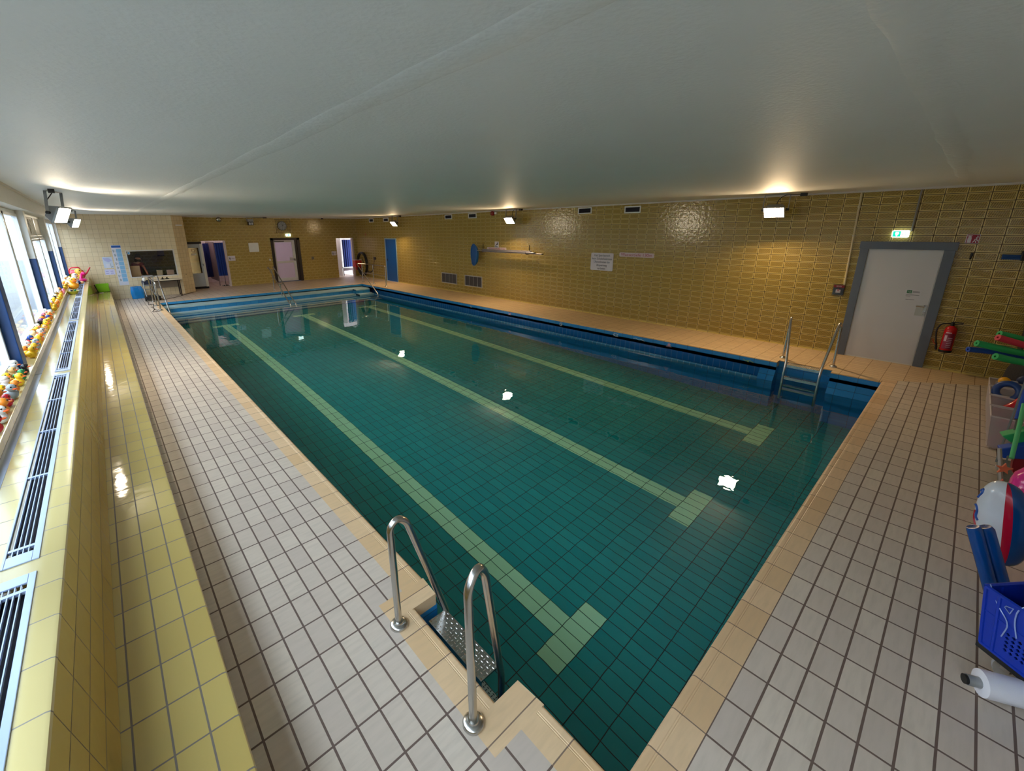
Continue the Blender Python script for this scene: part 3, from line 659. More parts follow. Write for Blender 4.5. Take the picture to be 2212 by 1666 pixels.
# door of the booth, in the corner behind the chamfer
d = struct('door_4'); d.location = (3.0, YW, 0)
mb = MB(); y0, y1 = YW-0.03, YW+0.03
mb.box(2.64, y0, 0.09, 3.375, y1, 0.66); mb.box(2.64, y0, 1.72, 3.375, y1, 1.87); mb.box(3.235, y0, 0.66, 3.375, y1, 1.72); mb.box(2.64, y0, 0.66, 2.76, y1, 1.72)
lf = obj('leaf', mb, plain('grey_white_door', (176,182,188), 0.45), d, bevel=0.004)
mb = MB(); mb.box(3.29, y0-0.012, 0.08, 3.385, y1, 1.88); obj('edge_post', mb, plain('cream_door_edge', (216,214,200), 0.45), lf)
mb = MB(); mb.box(2.75, YW-0.004, 0.655, 3.24, YW+0.004, 1.725); g = obj('pane', mb, pane('dark_door_glass', (0.40,0.34,0.22), refl=0.8), lf)
mb = MB(); mb.tube([(3.03+0.055*math.cos(a*PI/9), YW-0.01, 1.60+0.065*math.sin(a*PI/9)) for a in range(18)], 0.008, 6, closed=True)
mb.tube([(2.94, YW-0.01, 1.68),(2.99, YW-0.01, 1.62),(2.95, YW-0.01, 1.57)], 0.008, 6); obj('sticker', mb, plain('pale_red_sticker', (206,180,170), 0.6), lf)
mb = MB(); mb.box(2.94, YW-0.014, 1.415, 3.13, YW-0.006, 1.485); obj('paper_label', mb, M['whitepaint'], lf)
lever(lf, (3.31, y0-0.012, 1.0), (-1,0,0), (0,0,1), (0,-1,0), M['lampgrey'], 0.09)
mb = MB(); mb.box(2.64, YW-0.02, 0.0, 3.38, YW+0.02, 0.085); obj('threshold', mb, M['dark'], d)
mb = MB(); mb.box(2.64, YW-0.01, 1.87, 3.375, YW+0.03, 1.96); obj('head', mb, M['brownblack'], d)
# men's and women's changing rooms
def room(name, x0, x1, y1, zc=2.5):
    r = struct(name); r.location = (x0, YW, 0)
    mb = MB(); mb.mat(0).box(x0-0.1, YW+0.12, 0, x0, y1, zc); mb.box(x1, YW+0.12, 0, x1+0.1, y1, zc)
    mb.mat(1).box(x0-0.1, y1, 0, x1+0.1, y1+0.1, zc); mb.mat(2).box(x0-0.1, YW+0.12, zc, x1+0.1, y1, zc+0.05)
    obj('room_shell', mb, [M['white_tile_y'], M['white_tile'], M['whitepaint']], r)
    return r
room('wall_room_left', 3.30, 4.75, 24.2); room('wall_room_right', 8.7, 11.2, 24.2); room('wall_room_middle', 5.4, 8.2, 24.2)
for i, (x, w, nm) in enumerate(((3.9, 0.5, 'bright ceiling tube in the room behind the left doorway'), (9.8, 0.6, 'bright ceiling tube in the room behind the right doorway'), (6.75, 0.9, 'unseen tube lamp added behind the milky glazed door in place of daylight'))):  # the last one is added, unseen, to light the milky panes like daylight
    t = thing('tube_light', nm, 'lamp', (x, 23.0, 2.5)); mb = MB(); mb.box(x-w, 22.94, 2.46, x+w, 23.06, 2.50); obj('tray', mb, M['whitepaint'], t)
    mb = MB(); mb.cyl((x-w+0.02,23.0,2.435), (x+w-0.02,23.0,2.435), 0.025, 10); obj('tube', mb, M['tubes'], t)
def curtain(x0, x1, y, z0, z1, label, rgb, amp=0.02):
    mb = MB(); n = 40; vs = []
    for i in range(n+1):
        a = i/n; yy = y+amp*math.sin(a*PI*9+1)*(0.6+0.4*math.sin(a*5)); x = x0+(x1-x0)*a; vs += [(x, yy, z0), (x, yy, z1), (x, yy+0.006, z1), (x, yy+0.006, z0)]
    fs = []
    for i in range(n):
        b = 4*i
        for k in range(4): fs.append((b+k, b+(k+1) % 4, b+4+(k+1) % 4, b+4+k))
    mb.add(vs, [tuple(reversed(f)) for f in fs]+[(0,1,2,3), (4*n+3,4*n+2,4*n+1,4*n)])
    o = obj('curtain', mb, col('curtain_%d%d%d' % rgb, rgb, 0.7), smooth=50); rebase(o, ((x0+x1)/2, y, z0)); return tag(o, label, 'curtain')
curtain(3.66, 3.94, 23.4, 0.33, 1.86, 'dark blue curtain deep inside the left doorway, nearest its glazed door', (8,24,84))
curtain(3.93, 4.36, 22.3, 0.44, 1.90, 'brighter blue curtain at the right side of the left doorway', (6,54,140))
curtain(9.42, 9.80, 23.4, 0.35, 1.86, 'dark navy curtain at the left side of the right doorway', (10,20,74))
curtain(9.94, 10.45, 22.5, 0.46, 1.90, 'blue curtain at the right side of the right doorway', (8,34,104))
def rod(name, label, p, q, r, m):
    mb = MB(); mb.cyl(p, q, r, 10); o = obj(name, mb, m, smooth=60); rebase(o, p); return tag(o, label, 'rail')
rod('curtain_rail', 'white curtain rail across the top of the left doorway', (3.32,22.3,1.94), (4.73,22.3,1.94), 0.018, M['whitepaint'])
rod('curtain_rail', 'white curtain rail across the top of the right doorway', (8.72,22.5,1.94), (11.18,22.5,1.94), 0.018, M['whitepaint'])
mb = MB(); mb.box(3.90, 22.33, 0.2, 3.93, 24.1, 1.95); mb.box(3.90, 22.33, 0, 3.93, 22.38, 0.2); o = obj('partition', mb, plain('taupe_partition', (122,104,104), 0.5)); rebase(o, (3.91,23.2,0)); tag(o, 'taupe cubicle partition between the two curtains of the left doorway', 'partition')
mb = MB(); mb.box(9.86, 22.55, 0.0, 9.90, 24.1, 2.0); mb.box(9.86, 22.55, 0.40, 10.6, 22.60, 0.455); o = obj('partition', mb, M['whitepaint']); rebase(o, (9.88,23.2,0)); tag(o, 'white cubicle partition between the two curtains of the right doorway', 'partition')
mb = MB(); mb.box(9.90, 22.62, 0.24, 10.6, 22.9, 0.38); mb.box(9.95, 22.65, 0, 10.0, 22.7, 0.24); mb.box(10.5, 22.65, 0, 10.55, 22.7, 0.24); o = obj('cubicle_bench', mb, plain('dark_bench_wood', (86,66,66), 0.5)); rebase(o, (10.2,22.7,0)); tag(o, 'low dark bench under the blue curtain of the right doorway', 'bench')
for x0, x1, nm in ((4.205, 4.28, 'door_5'), (10.16, 10.25, 'door_6')):      # pale reveals of the openings
    mb = MB(); mb.box(x0, YW-0.01, 0, x1, YW+0.14, 1.98); struct(nm, mb, plain('pale_reveal_'+nm, (196,180,178), 0.5))
o = thing('squeegee', 'small squeegee with white ends standing in the left doorway', 'squeegee', (4.12, 22.2, 0))
mb = MB(); mb.cyl((4.12,22.2,0.03), (4.14,22.26,0.55), 0.010, 8); obj('stick', mb, M['black'], o)
mb = MB(); mb.box(3.98, 22.15, 0.0, 4.26, 22.23, 0.035); obj('blade', mb, M['black'], o)
for x in (4.0, 4.08, 4.23):
    mb = MB(); mb.ell((x, 22.14, 0.03), 0.022); obj('end_cap', mb, M['whitepaint'], o, smooth=60)

# ------------------------------------------------------------------ booth behind the window in the cream wall
mb = MB(); mb.mat(0).box(-0.9, 22.6, 0, 2.6, 22.7, 2.6); mb.mat(1).box(-1.0, YM+0.12, 0, -0.9, 22.7, 2.6); mb.box(2.6, YM+0.45, 0, 2.66, 22.7, 2.6); mb.mat(2).box(-1.0, YM+0.12, 2.6, 2.66, 22.7, 2.65); mb.mat(2).box(-1, YM+0.12, -0.02, 2.66, 22.7, 0.0)
struct('wall_booth_room', mb, [M['yel_far'], plain('booth_side', (150,120,110), 0.6), M['offpaint']])
w = struct('window_7'); w.location = (1.5, YM, 1.2)
mb = MB(); f = 0.03
for a in ((0.75,0.735,0.785,1.735), (2.187,0.735,2.222,1.735), (0.785,0.735,2.187,0.77), (0.785,1.695,2.187,1.735)): mb.box(a[0], YM-0.012, a[1], a[2], YM+0.08, a[3])
obj('frame', mb, plain('pale_alu_frame', (206,200,196), 0.4), w)
mb = MB(); mb.box(0.78, YM+0.04, 0.765, 2.19, YM+0.046, 1.70); obj('pane', mb, M['booth_pane'], w)
mb = MB(); mb.prism(rrect(0.805,1.585,0.885,1.685,0.02), (0,YM+0.034,0), (1,0,0), (0,0,1), (0,0.005,0)); obj('sticker', mb, M['whitepaint'], w)
mb = MB(); mb.prism([(0.845+0.03*math.cos(a*PI/8), 1.635+0.034*math.sin(a*PI/8)) for a in range(16)], (0,YM+0.030,0), (1,0,0), (0,0,1), (0,0.004,0)); obj('sticker_disc', mb, plain('sky_blue_print', (70,150,206), 0.4), w)
t = thing('desk', 'dark desk inside the booth window', 'desk', (1.3, 20.9, 0))
mb = MB(); mb.box(-0.6, 20.6, 0.72, 2.5, 21.2, 0.755); obj('desk_top', mb, plain('dark_desk', (70,58,46), 0.5), t)
for x in (-0.5, 2.4):
    mb = MB(); mb.box(x-0.03, 20.65, 0, x+0.03, 21.15, 0.72); obj('leg', mb, M['black'], t)
def parcel(x0, x1, y, z, h, rgb, label, dep=0.14, name='cardboard_box'):
    mb = MB(); mb.box(x0, y, z, x1, y+dep, z+h); o = obj(name, mb, col('card_%d%d%d' % rgb, rgb, 0.8), bevel=0.003); rebase(o, ((x0+x1)/2, y+dep/2, z)); return tag(o, label, 'box')
parcel(0.80, 1.085, 20.66, 0.757, 0.40, (196,166,120), 'largest cardboard box behind the booth glass, below the person')
parcel(1.575, 1.755, 20.66, 0.757, 0.20, (190,176,136), 'middle pale card box behind the booth glass')
parcel(1.885, 2.12, 20.66, 0.757, 0.19, (194,164,140), 'pinkish card box in the right corner of the booth window')
parcel(1.30, 1.42, 20.62, 0.757, 0.035, (206,190,160), 'flat pale card tray on the desk beside the arm', 0.1, 'card_tray')
o = thing('wall_screen', 'grey screen hanging high on the back wall of the booth', 'screen', (2.05, 22.57, 1.68))
mb = MB(); mb.box(1.86, 22.53, 1.43, 2.09, 22.60, 1.78); obj('panel', mb, plain('grey_screen', (122,112,120), 0.3), o)
mb = MB(); mb.box(1.86, 22.54, 1.40, 2.09, 22.60, 1.43); obj('lower_edge', mb, M['black'], o)
# the person in the booth
def skin(name, pts, edges, radii, m, parent, levels=2):
    base = Vector(parent.location)
    me = bpy.data.meshes.new(name); me.from_pydata([tuple(Vector(p)-base) for p in pts], edges, []); me.materials.append(m)
    o = bpy.data.objects.new(name, me); C.objects.link(o); o.parent = parent
    k = o.modifiers.new('skin', 'SKIN'); k.use_smooth_shade = True
    for i, r in enumerate(radii): me.skin_vertices[0].data[i].radius = (r, r) if not isinstance(r, tuple) else r
    me.skin_vertices[0].data[0].use_root = True
    q = o.modifiers.new('sub', 'SUBSURF'); q.levels = levels; q.render_levels = levels; return o
P = thing('person', 'person with long dark hair in a dull red top, seen through the booth window', 'person', (1.1, 21.1, 0))
tan = plain('tan_skin', (196,126,80), 0.5)
pts = [(1.0,21.25,0.62),(1.01,21.22,0.85),(1.04,21.16,1.06),(1.07,21.12,1.22),(1.09,21.08,1.30),(1.11,21.04,1.40),(1.11,21.03,1.48),
       (0.93,21.16,1.20),(0.86,21.12,0.98),(0.94,20.95,0.80),(1.18,21.05,1.19),(1.23,20.98,1.06),(1.27,20.82,0.90),(1.285,20.70,0.80),
       (0.98,21.0,0.50),(1.12,21.0,0.50),(0.98,20.95,0.10),(1.12,20.95,0.10)]
ed = [(0,1),(1,2),(2,3),(3,4),(4,5),(5,6),(3,7),(7,8),(8,9),(3,10),(10,11),(11,12),(12,13),(0,14),(0,15),(14,16),(15,17)]
rad = [0.14,0.135,0.14,0.12,0.055,0.088,0.085,0.06,0.045,0.036,0.06,0.046,0.038,0.028,0.085,0.085,0.05,0.05]
skin('body', pts, ed, rad, tan, P)
mb = MB()
for i in range(5):
    a = Vector((1.285+0.012*(i-2), 20.68, 0.785)); mb.tube([a, a+Vector((0.004*(i-2), -0.035, -0.006)), a+Vector((0.006*(i-2), -0.06, -0.014))], [0.009,0.0085,0.006], 6)
obj('fingers', mb, tan, P, smooth=60)
skin('shirt', [(1.0,21.25,0.66),(1.01,21.22,0.85),(1.04,21.16,1.06),(1.07,21.12,1.21),(0.93,21.16,1.20),(0.87,21.13,1.03),(1.18,21.05,1.19),(1.22,21.0,1.10)],
     [(0,1),(1,2),(2,3),(3,4),(4,5),(3,6),(6,7)], [0.16,0.155,0.16,0.135,0.078,0.062,0.078,0.060], plain('dull_red_top', (140,44,52), 0.8), P)
mb = MB(); mb.ell((1.12,21.07,1.47), (0.105,0.105,0.115)); mb.ell((1.17,21.09,1.33), (0.075,0.07,0.17)); mb.ell((1.06,21.11,1.34), (0.075,0.07,0.16)); obj('hair', mb, plain('dark_brown_hair', (38,22,24), 0.6, bump=0.5, bscale=120), P, smooth=80)
mb = MB(); mb.ell((1.115,20.945,1.43), (0.012,0.018,0.020), 8, 6); obj('nose', mb, tan, P, smooth=80)
for x in (1.085, 1.148):
    mb = MB(); mb.ell((x,20.958,1.455), (0.011,0.008,0.008), 8, 6); obj('eye', mb, M['black'], P, smooth=80)
mb = MB(); mb.ell((1.115,20.958,1.385), (0.024,0.008,0.007), 8, 6); obj('mouth', mb, plain('lip_colour', (150,74,70), 0.5), P, smooth=80)

# ------------------------------------------------------------------ pool ladders and handrails
def flange(name, x, y, parent, r=0.056):
    mb = MB(); mb.lathe([(0.0,0.0),(r,0.0),(r,0.010),(r*0.86,0.020),(r*0.55,0.026),(r*0.5,0.034),(0.0,0.034)], (x,y,0.0), 24); return obj(name, mb, M['steel'], parent, smooth=40)
def tread(parent, xa, xb, ya, yb, z, m):
    mb = MB(); mb.box(xa, ya, z-0.012, xb, yb, z); mb.box(xa, ya, z-0.045, xa+0.006, yb, z-0.012); mb.box(xb-0.006, ya, z-0.045, xb, yb, z-0.012)
    # raised lozenges of the checker plate
    nx, ny = 6, max(6, int((yb-ya)/0.0245))
    for i in range(nx):
        for j in range(ny):
            cx_, cy_ = xa+(xb-xa)*(i+0.5)/nx, ya+(yb-ya)*(j+0.5)/ny
            a, b = (0.0115, 0.0038) if (i+j) % 2 else (0.0038, 0.0115)
            mb.add([(cx_-a,cy_,z),(cx_,cy_-b,z),(cx_+a,cy_,z),(cx_,cy_+b,z),(cx_,cy_,z+0.0035)], [(0,1,4),(1,2,4),(2,3,4),(3,0,4)])
    return obj('step', mb, m, parent)
R = 0.0212
L = thing('pool_ladder', 'stainless pool ladder with checker plate step at the near peach edge', 'ladder', (1.13, 1.55, 0))
for pts, f in (([(0.985,1.905,0.0),(0.972,1.905,0.72),(1.02,1.90,0.765),(1.075,1.895,0.72),(1.315,1.885,-0.06),(1.335,1.885,-0.14),(1.335,1.885,-1.15)], (0.985,1.905)),
               ([(0.975,1.18,0.0),(0.962,1.19,0.83),(1.03,1.20,0.905),(1.085,1.215,0.83),(1.285,1.32,0.0),(1.325,1.345,-0.13),(1.335,1.35,-0.20),(1.335,1.35,-1.15)], (0.975,1.18))):
    mb = MB(); mb.tube(arc(pts, 0.075, 7), R, 16); r1 = obj('rail', mb, M['steel'], L, smooth=60); flange('flange', f[0], f[1], r1)
tread(L, 1.185, 1.325, 1.362, 1.880, -0.10, M['steel'])
for z in (-0.36, -0.62, -0.88): tread(L, 1.225, 1.325, 1.36, 1.875, z, M['steel'])
L = thing('pool_ladder', 'stainless pool ladder in the recess below the white door', 'ladder', (9.2, 1.6, 0))
for y, yt in ((1.99, 1.84), (1.242, 1.33)):
    mb = MB(); mb.tube(arc([(9.35,y,0.0),(9.33,y-(y-yt)*0.1,0.74),(9.26,y-(y-yt)*0.2,0.80),(9.19,y-(y-yt)*0.3,0.74),(8.94,yt,0.03),(8.90,yt,-0.12),(8.88,yt,-1.2)], 0.08, 7), R, 14)
    r1 = obj('rail', mb, M['steel'], L, smooth=60); flange('flange', 9.35, y, r1)
for z in (0.0, -0.22, -0.46, -0.70): tread(L, 8.90 if z else 8.93, 8.99 if z else 9.09, 1.34, 1.83, z-0.01, M['steel'])
def side_rail(label, xp, ys, xi, top, bottom):
    L = thing('handrail', label, 'handrail', (xp, ys[1], 0)); z = 0.87
    mb = MB(); mb.tube(arc([(xp,ys[0],0.0),(xp,ys[0],z),(xp,ys[2],z),(xp,ys[2],0.0)], 0.06), 0.021, 12); obj('top_rail', mb, M['steel'], L, smooth=60)
    for y in ys: flange('flange', xp, y, L, 0.07)
    mb = MB(); mb.cyl((xp,ys[1],0.0), (xp,ys[1],z), 0.019, 10); obj('post', mb, M['steel'], L, smooth=60)
    mb = MB(); mb.cyl((xp,ys[0],0.45), (xp,ys[2],0.45), 0.016, 10); obj('middle_rail', mb, M['steel'], L, smooth=60)
    mb = MB(); mb.tube(arc([(xp,top[0]-0.02,z),(xi,top[0],top[1]+0.01),(xi,bottom[0],bottom[1]),(xi,bottom[0]-0.02,bottom[1]-0.35)], 0.08), 0.021, 12); obj('sloping_rail', mb, M['steel'], L, smooth=60)
side_rail('steel handrail beside the cream booth wall, sloping into the water', 1.15, (18.74,17.63,16.49), 1.40, (18.64,0.885), (16.75,-0.14))
side_rail('steel handrail in front of the narrow blue door, sloping into the water', 9.28, (19.0,17.92,16.79), 8.84, (18.62,0.90), (16.75,-0.33))
L = thing('handrail', 'double steel handrail running down the middle of the pool steps', 'handrail', (5.2, 18.8, 0))
for x in (5.11, 5.31):
    mb = MB(); mb.tube(arc([(x,18.98,0.90),(x,18.92,0.965),(x,18.84,0.93),(x,16.80,-0.24),(x,16.66,-0.29),(x,16.64,-0.36)], 0.05), 0.020, 10); obj('rail', mb, M['steel'], L, smooth=60)
for y, z0 in ((18.81,0.0), (17.92,-0.13), (16.98,-0.82)):
    zt = 0.93+(y-18.84)*0.5735
    mb = MB(); mb.cyl((5.21,y,z0), (5.21,y,zt-0.05), 0.018, 10); obj('post', mb, M['steel'], L, smooth=60)
    mb = MB(); mb.tube(arc([(5.11,y,zt),(5.11,y,zt-0.06),(5.31,y,zt-0.06),(5.31,y,zt)], 0.03), 0.012, 8); obj('saddle', mb, M['steel'], L, smooth=60)
flange('flange', 5.21, 18.81, L, 0.07)

# ------------------------------------------------------------------ right wall fittings
X = XW-0.001
def vent(y, z, i, label):
    o = thing('wall_vent', label, 'vent', (X, y, z), 'small vents high on the relief tiled wall'); w, h = 0.225, 0.085
    mb = MB(); e = 0.028
    for a0, b0, a1, b1 in ((-w,-h,w,-h+e),(-w,h-e,w,h),(-w,-h+e,-w+e,h-e),(w-e,-h+e,w,h-e)): mb.box(X-0.02, y+a0, z+b0, X, y+a1, z+b1)
    obj('frame', mb, M['whitepaint'], o)
    mb = MB(); mb.box(X-0.004, y-w+e, z-h+e, X, y+w-e, z+h-e)
    for k in range(4): zz = z-h+e+0.01+k*0.029; mb.box(X-0.012, y-w+e, zz, X-0.004, y+w-e, zz+0.008)
    obj('louvre', mb, M['dark'], o)
VT = ['small white framed vent nearest the far corner, left of its neighbour', 'small white framed vent directly left of the floodlight over the blue door', 'small white framed vent above the two large grilles, the left one', 'small white framed vent just left of the red alarm siren',
      'small white framed vent above the five line swimming notice', 'small white framed vent above the water depth 130m sign']
for i, (y, z) in enumerate(((19.97,2.845),(18.52,2.845),(13.69,2.853),(12.26,2.855),(7.41,2.858),(5.96,2.832))): vent(y, z, i, VT[i])
for y, nm in ((13.74, 'large grey wall grille, the one nearer the blue door'), (12.245, 'large grey wall grille, the one below the blue rescue scoop')):
    o = thing('air_grille', nm, 'grille', (X, y, 0.5), 'large air grilles low on the relief tiled wall'); w, h, z = 0.5, 0.207, 0.495
    mb = MB(); e = 0.03
    for a0, b0, a1, b1 in ((-w,-h,w,-h+e),(-w,h-e,w,h),(-w,-h+e,-w+e,h-e),(w-e,-h+e,w,h-e)): mb.box(X-0.02, y+a0, z+b0, X, y+a1, z+b1)
    for k in (-1, 0, 1): mb.box(X-0.014, y+k*0.235-0.006, z-h+e, X, y+k*0.235+0.006, z+h-e)
    obj('frame', mb, plain('pale_grey_grille_frame', (176,172,168), 0.5), o)
    mb = MB(); mb.box(X-0.003, y-w+e, z-h+e, X, y+w-e, z+h-e)
    for k in range(16): zz = z-h+e+0.003+k*0.0215; mb.add([(X-0.013,y-w+e,zz),(X-0.013,y+w-e,zz),(X-0.004,y+w-e,zz+0.016),(X-0.004,y-w+e,zz+0.016)], [(0,1,2,3),(3,2,1,0)])
    obj('louvre', mb, plain('mid_grey_louvre', (112,106,108), 0.5), o)
# coiled black suction hose hanging on the wall
o = thing('suction_hose', 'large black coiled hose hanging on the wall near the far corner', 'hose', (10.25, 21.02, 0.68))
mb = MB()
for k, (rr, dx) in enumerate(((0.60,0.0),(0.585,-0.045),(0.59,0.045),(0.545,-0.02),(0.54,0.03))):
    mb.tube([(10.30+dx, 21.02+0.52*rr/0.6*math.cos(a*PI/18), 0.69+rr*math.sin(a*PI/18)) for a in range(36)], 0.027, 8, closed=True)
obj('coil', mb, M['black'], o, smooth=60)
mb = MB(); mb.tube(arc([(10.30,20.58,0.42),(10.32,20.35,0.30),(10.36,20.1,0.34),(10.38,20.0,0.52)], 0.1, 6), 0.024, 8); obj('hose_end', mb, M['black'], o, smooth=60)
mb = MB(); mb.box(10.28, 20.98, 1.19, XW, 21.06, 1.23); obj('hook', mb, M['galv'], o)
mb = MB(); mb.tube([(10.36,21.15,1.0),(10.36,20.95,0.72),(10.36,20.83,0.55)], 0.014, 8); obj('strap', mb, M['black'], o)
o = thing('red_box', 'red wall box in the far corner left of the coiled hose', 'box', (10.2, 21.55, 0.45))
mb = MB(); mb.box(10.10, 21.40, 0.50, XW, 21.70, 0.86); obj('body', mb, plain('fire_red', (190,36,26), 0.4), o, bevel=0.01)
mb = MB(); mb.box(10.08, 21.38, 0.86, XW, 21.72, 0.89); obj('lid', mb, plain('pale_box_lid', (206,190,176), 0.5), o)
mb = MB(); mb.box(10.15, 21.48, 0.36, XW, 21.62, 0.50); obj('spout', mb, plain('fire_red_dark', (150,26,22), 0.4), o)
o = thing('water_tap', 'dark wall tap with hose stub between the coiled hose and the blue door', 'tap', (XW, 19.85, 1.0))
mb = MB(); mb.box(XW-0.06, 19.78, 0.95, XW, 19.95, 1.08); obj('body', mb, M['brownblack'], o, bevel=0.008)
mb = MB(); mb.tube(arc([(XW-0.05,19.86,0.95),(XW-0.07,19.92,0.75),(XW-0.06,20.0,0.5)], 0.1), 0.014, 8); obj('pipe', mb, plain('dull_copper', (110,84,60), 0.4, 0.6), o, smooth=60)
mb = MB(); mb.cyl((XW-0.06,19.82,1.02), (XW-0.10,19.82,1.02), 0.02, 10); obj('knob', mb, M['steel'], o)
# red "6"-like sticker
red = plain('sign_red', (178,30,40), 0.5); M['red'] = red
o = thing('number_sticker', 'small red number sticker on the wall above the coiled hose', 'sticker', (X, 20.71, 2.19))
text('6', RIGHT, (X-0.002, 20.71, 2.19), 0.22, red, o)
# red alarm siren
o = thing('alarm_siren', 'dark red alarm siren under the ceiling, left of a lit floodlight', 'siren', (XW, 11.15, 2.9))
mb = MB(); mb.lathe([(0.0,0.0),(0.075,0.0),(0.08,0.04),(0.07,0.09),(0.05,0.11),(0.0,0.115)], (XW,11.15,2.905), 18, Matrix.Rotation(-PI/2, 3, 'Y')); obj('horn', mb, plain('siren_red', (140,22,24), 0.4), o, smooth=50)
mb = MB(); mb.box(XW-0.05, 10.96, 2.87, XW, 11.06, 2.94); obj('mount', mb, M['whitepaint'], o)
mb = MB(); mb.tube([(XW-0.02,11.1,2.955),(XW-0.02,10.9,2.965),(XW-0.02,10.65,2.968)], 0.007, 6); obj('cable', mb, M['black'], o)
# signs
ink = plain('sign_ink', (56,50,74), 0.6); swhite = plain('sign_white', (214,206,214), 0.5); pink = plain('sign_pale_pink', (216,196,198), 0.5); dred = plain('sign_crimson', (160,46,72), 0.6)
def board(name, label, y0, y1, z0, z1, m, r=0.03, th=0.008, group=None):
    o = thing(name, label, 'sign', (X, (y0+y1)/2, (z0+z1)/2), group); mb = MB(); mb.prism(rrect(-y1, z0, -y0, z1, r), (X,0,0), (0,-1,0), (0,0,1), (-th,0,0)); obj('plate', mb, m, o); return o
o = board('notice_sign', 'white five line notice about the closed area during school swimming', 6.405, 7.112, 1.248, 1.725, swhite, 0.035)
for i, s in enumerate(('Halt Sperrbereich', 'beim Schulschwimmen', 'Überschreiten der', 'Absperrung', 'verboten')):
    text(s, RIGHT, (X-0.009, 6.758, 1.655-i*0.088), 0.085, ink, o, ext=0.001, sx=0.82)
o = board('depth_sign', 'pale sign reading Wassertiefe 130m in red letters', 5.268, 6.236, 1.65, 1.76, pink, 0.03)
text('Wassertiefe 130m', RIGHT, (X-0.009, 5.752, 1.705), 0.105, dred, o, ext=0.001, sx=1.12)
o = board('depth_sign', 'pale Wassertiefe sign half covered by the aluminium poles', 10.507, 11.477, 1.665, 1.772, pink, 0.03)
text('Wassertiefe 1m', RIGHT, (X-0.009, 10.99, 1.72), 0.105, dred, o, ext=0.001, sx=1.2)
o = board('no_diving_sign', 'small white pictogram sign above the aluminium poles', 10.88, 11.077, 1.756, 1.97, swhite, 0.01)
mb = MB()
for a, b, w in (((11.05,1.80),(10.91,1.95),0.007), ((11.03,1.80),(10.93,1.80),0.008), ((11.03,1.83),(10.96,1.88),0.012), ((10.96,1.88),(10.92,1.86),0.010)):
    mb.cyl((X-0.010,a[0],a[1]), (X-0.010,b[0],b[1]), w, 6)
mb.ell((X-0.010,10.935,1.905), (0.006,0.016,0.016)); obj('figure', mb, ink, o)
# rescue poles on hooks, blue scoop at the end
for (y0, z0, y1, z1, x, nm) in ((11.60,1.690,9.32,1.690,10.34,'uppermost aluminium pole on the wall hooks'), (11.62,1.655,9.15,1.655,10.31,'middle aluminium pole on the wall hooks'), (11.62,1.622,8.84,1.622,10.34,'lowest and longest aluminium pole on the wall hooks')):
    o = thing('rescue_pole', nm, 'pole', (x, (y0+y1)/2, z0), 'aluminium poles on the wall hooks')
    mb = MB(); mb.cyl((x,y0,z0), (x,y1,z1), 0.0165, 12); obj('tube', mb, plain('pole_aluminium', (168,164,176), 0.32, 0.6), o, smooth=60)
    mb = MB(); mb.cyl((x,y1,z1), (x,y1-0.05,z1), 0.021, 10); obj('end_cap', mb, M['black'], o)
for y in (11.68, 9.46):
    o = thing('wall_hook', 'dark wall hook holding the %s ends of the aluminium poles' % ('left' if y > 10 else 'right'), 'hook', (XW, y, 1.66))
    mb = MB(); mb.tube(arc([(XW-0.012,y,1.88),(XW-0.012,y,1.598),(XW-0.17,y,1.598),(XW-0.17,y,1.66)], 0.02), 0.008, 8); obj('iron', mb, M['brownblack'], o)
o = thing('pool_scoop', 'blue plastic scoop net hanging left of the aluminium poles', 'scoop', (10.24, 11.87, 1.55))
bl = plain('scoop_blue', (6,84,156), 0.4)
mb = MB(); n = 14; ring = []
for i in range(n):
    a = 2*PI*i/n; ring.append((0.16*math.cos(a), 0.33*math.sin(a)))
sec = []
for x, k, dz in ((10.16,1.0,0.0), (10.23,0.93,-0.02), (10.30,0.72,-0.03), (10.34,0.3,-0.03)):
    for (a, b) in ring: sec.append((x, 11.87+a*k, 1.55+b*k+dz-(0.10 if b < -0.25 else 0)*k))
fs = []
for s_ in range(3):
    for i in range(n): j = (i+1) % n; fs.append((s_*n+i, s_*n+j, (s_+1)*n+j, (s_+1)*n+i))
mb.add(sec, fs+[tuple(range(3*n,4*n)), tuple(reversed(range(n)))]); obj('bag', mb, bl, o, smooth=50)
mb = MB(); mb.tube([(10.155, 11.87+a, 1.55+b-(0.10 if b < -0.25 else 0)) for a, b in ring], 0.016, 8, closed=True); obj('rim', mb, bl, o, smooth=60)
mb = MB(); mb.cyl((10.20,11.74,1.655), (10.31,11.61,1.655), 0.013, 8); mb.tube([(10.2,11.73,1.80),(10.28,11.62,1.68)], 0.005, 6); obj('socket', mb, M['lampgrey'], o)
# conduits, call point, exit light, hooks
o = thing('cable_conduit', 'thin cream conduit from the ceiling down to the red call point', 'conduit', (X, 1.51, 1.34)); mb = MB(); mb.cyl((X-0.014,1.535,2.955), (X-0.014,1.49,1.32), 0.016, 8); obj('pipe', mb, plain('cream_conduit', (206,190,150), 0.5), o, smooth=60)
mb = MB()
for z in (1.7, 2.2, 2.7): mb.box(X-0.02, 1.49+(z-1.32)*0.0275-0.02, z, X, 1.49+(z-1.32)*0.0275+0.02, z+0.02)
obj('clip', mb, M['trimwhite'], o)
o = thing('cable_conduit', 'grey conduit from the ceiling down to the green exit light', 'conduit', (X, 0.775, 2.3)); mb = MB(); mb.cyl((X-0.012,0.777,2.955), (X-0.012,0.772,2.29), 0.014, 8); obj('pipe', mb, plain('grey_conduit', (136,132,124), 0.5), o, smooth=60)
o = thing('fire_call_point', 'clear boxed red fire call point left of the white door', 'alarm', (X, 1.56, 1.22))
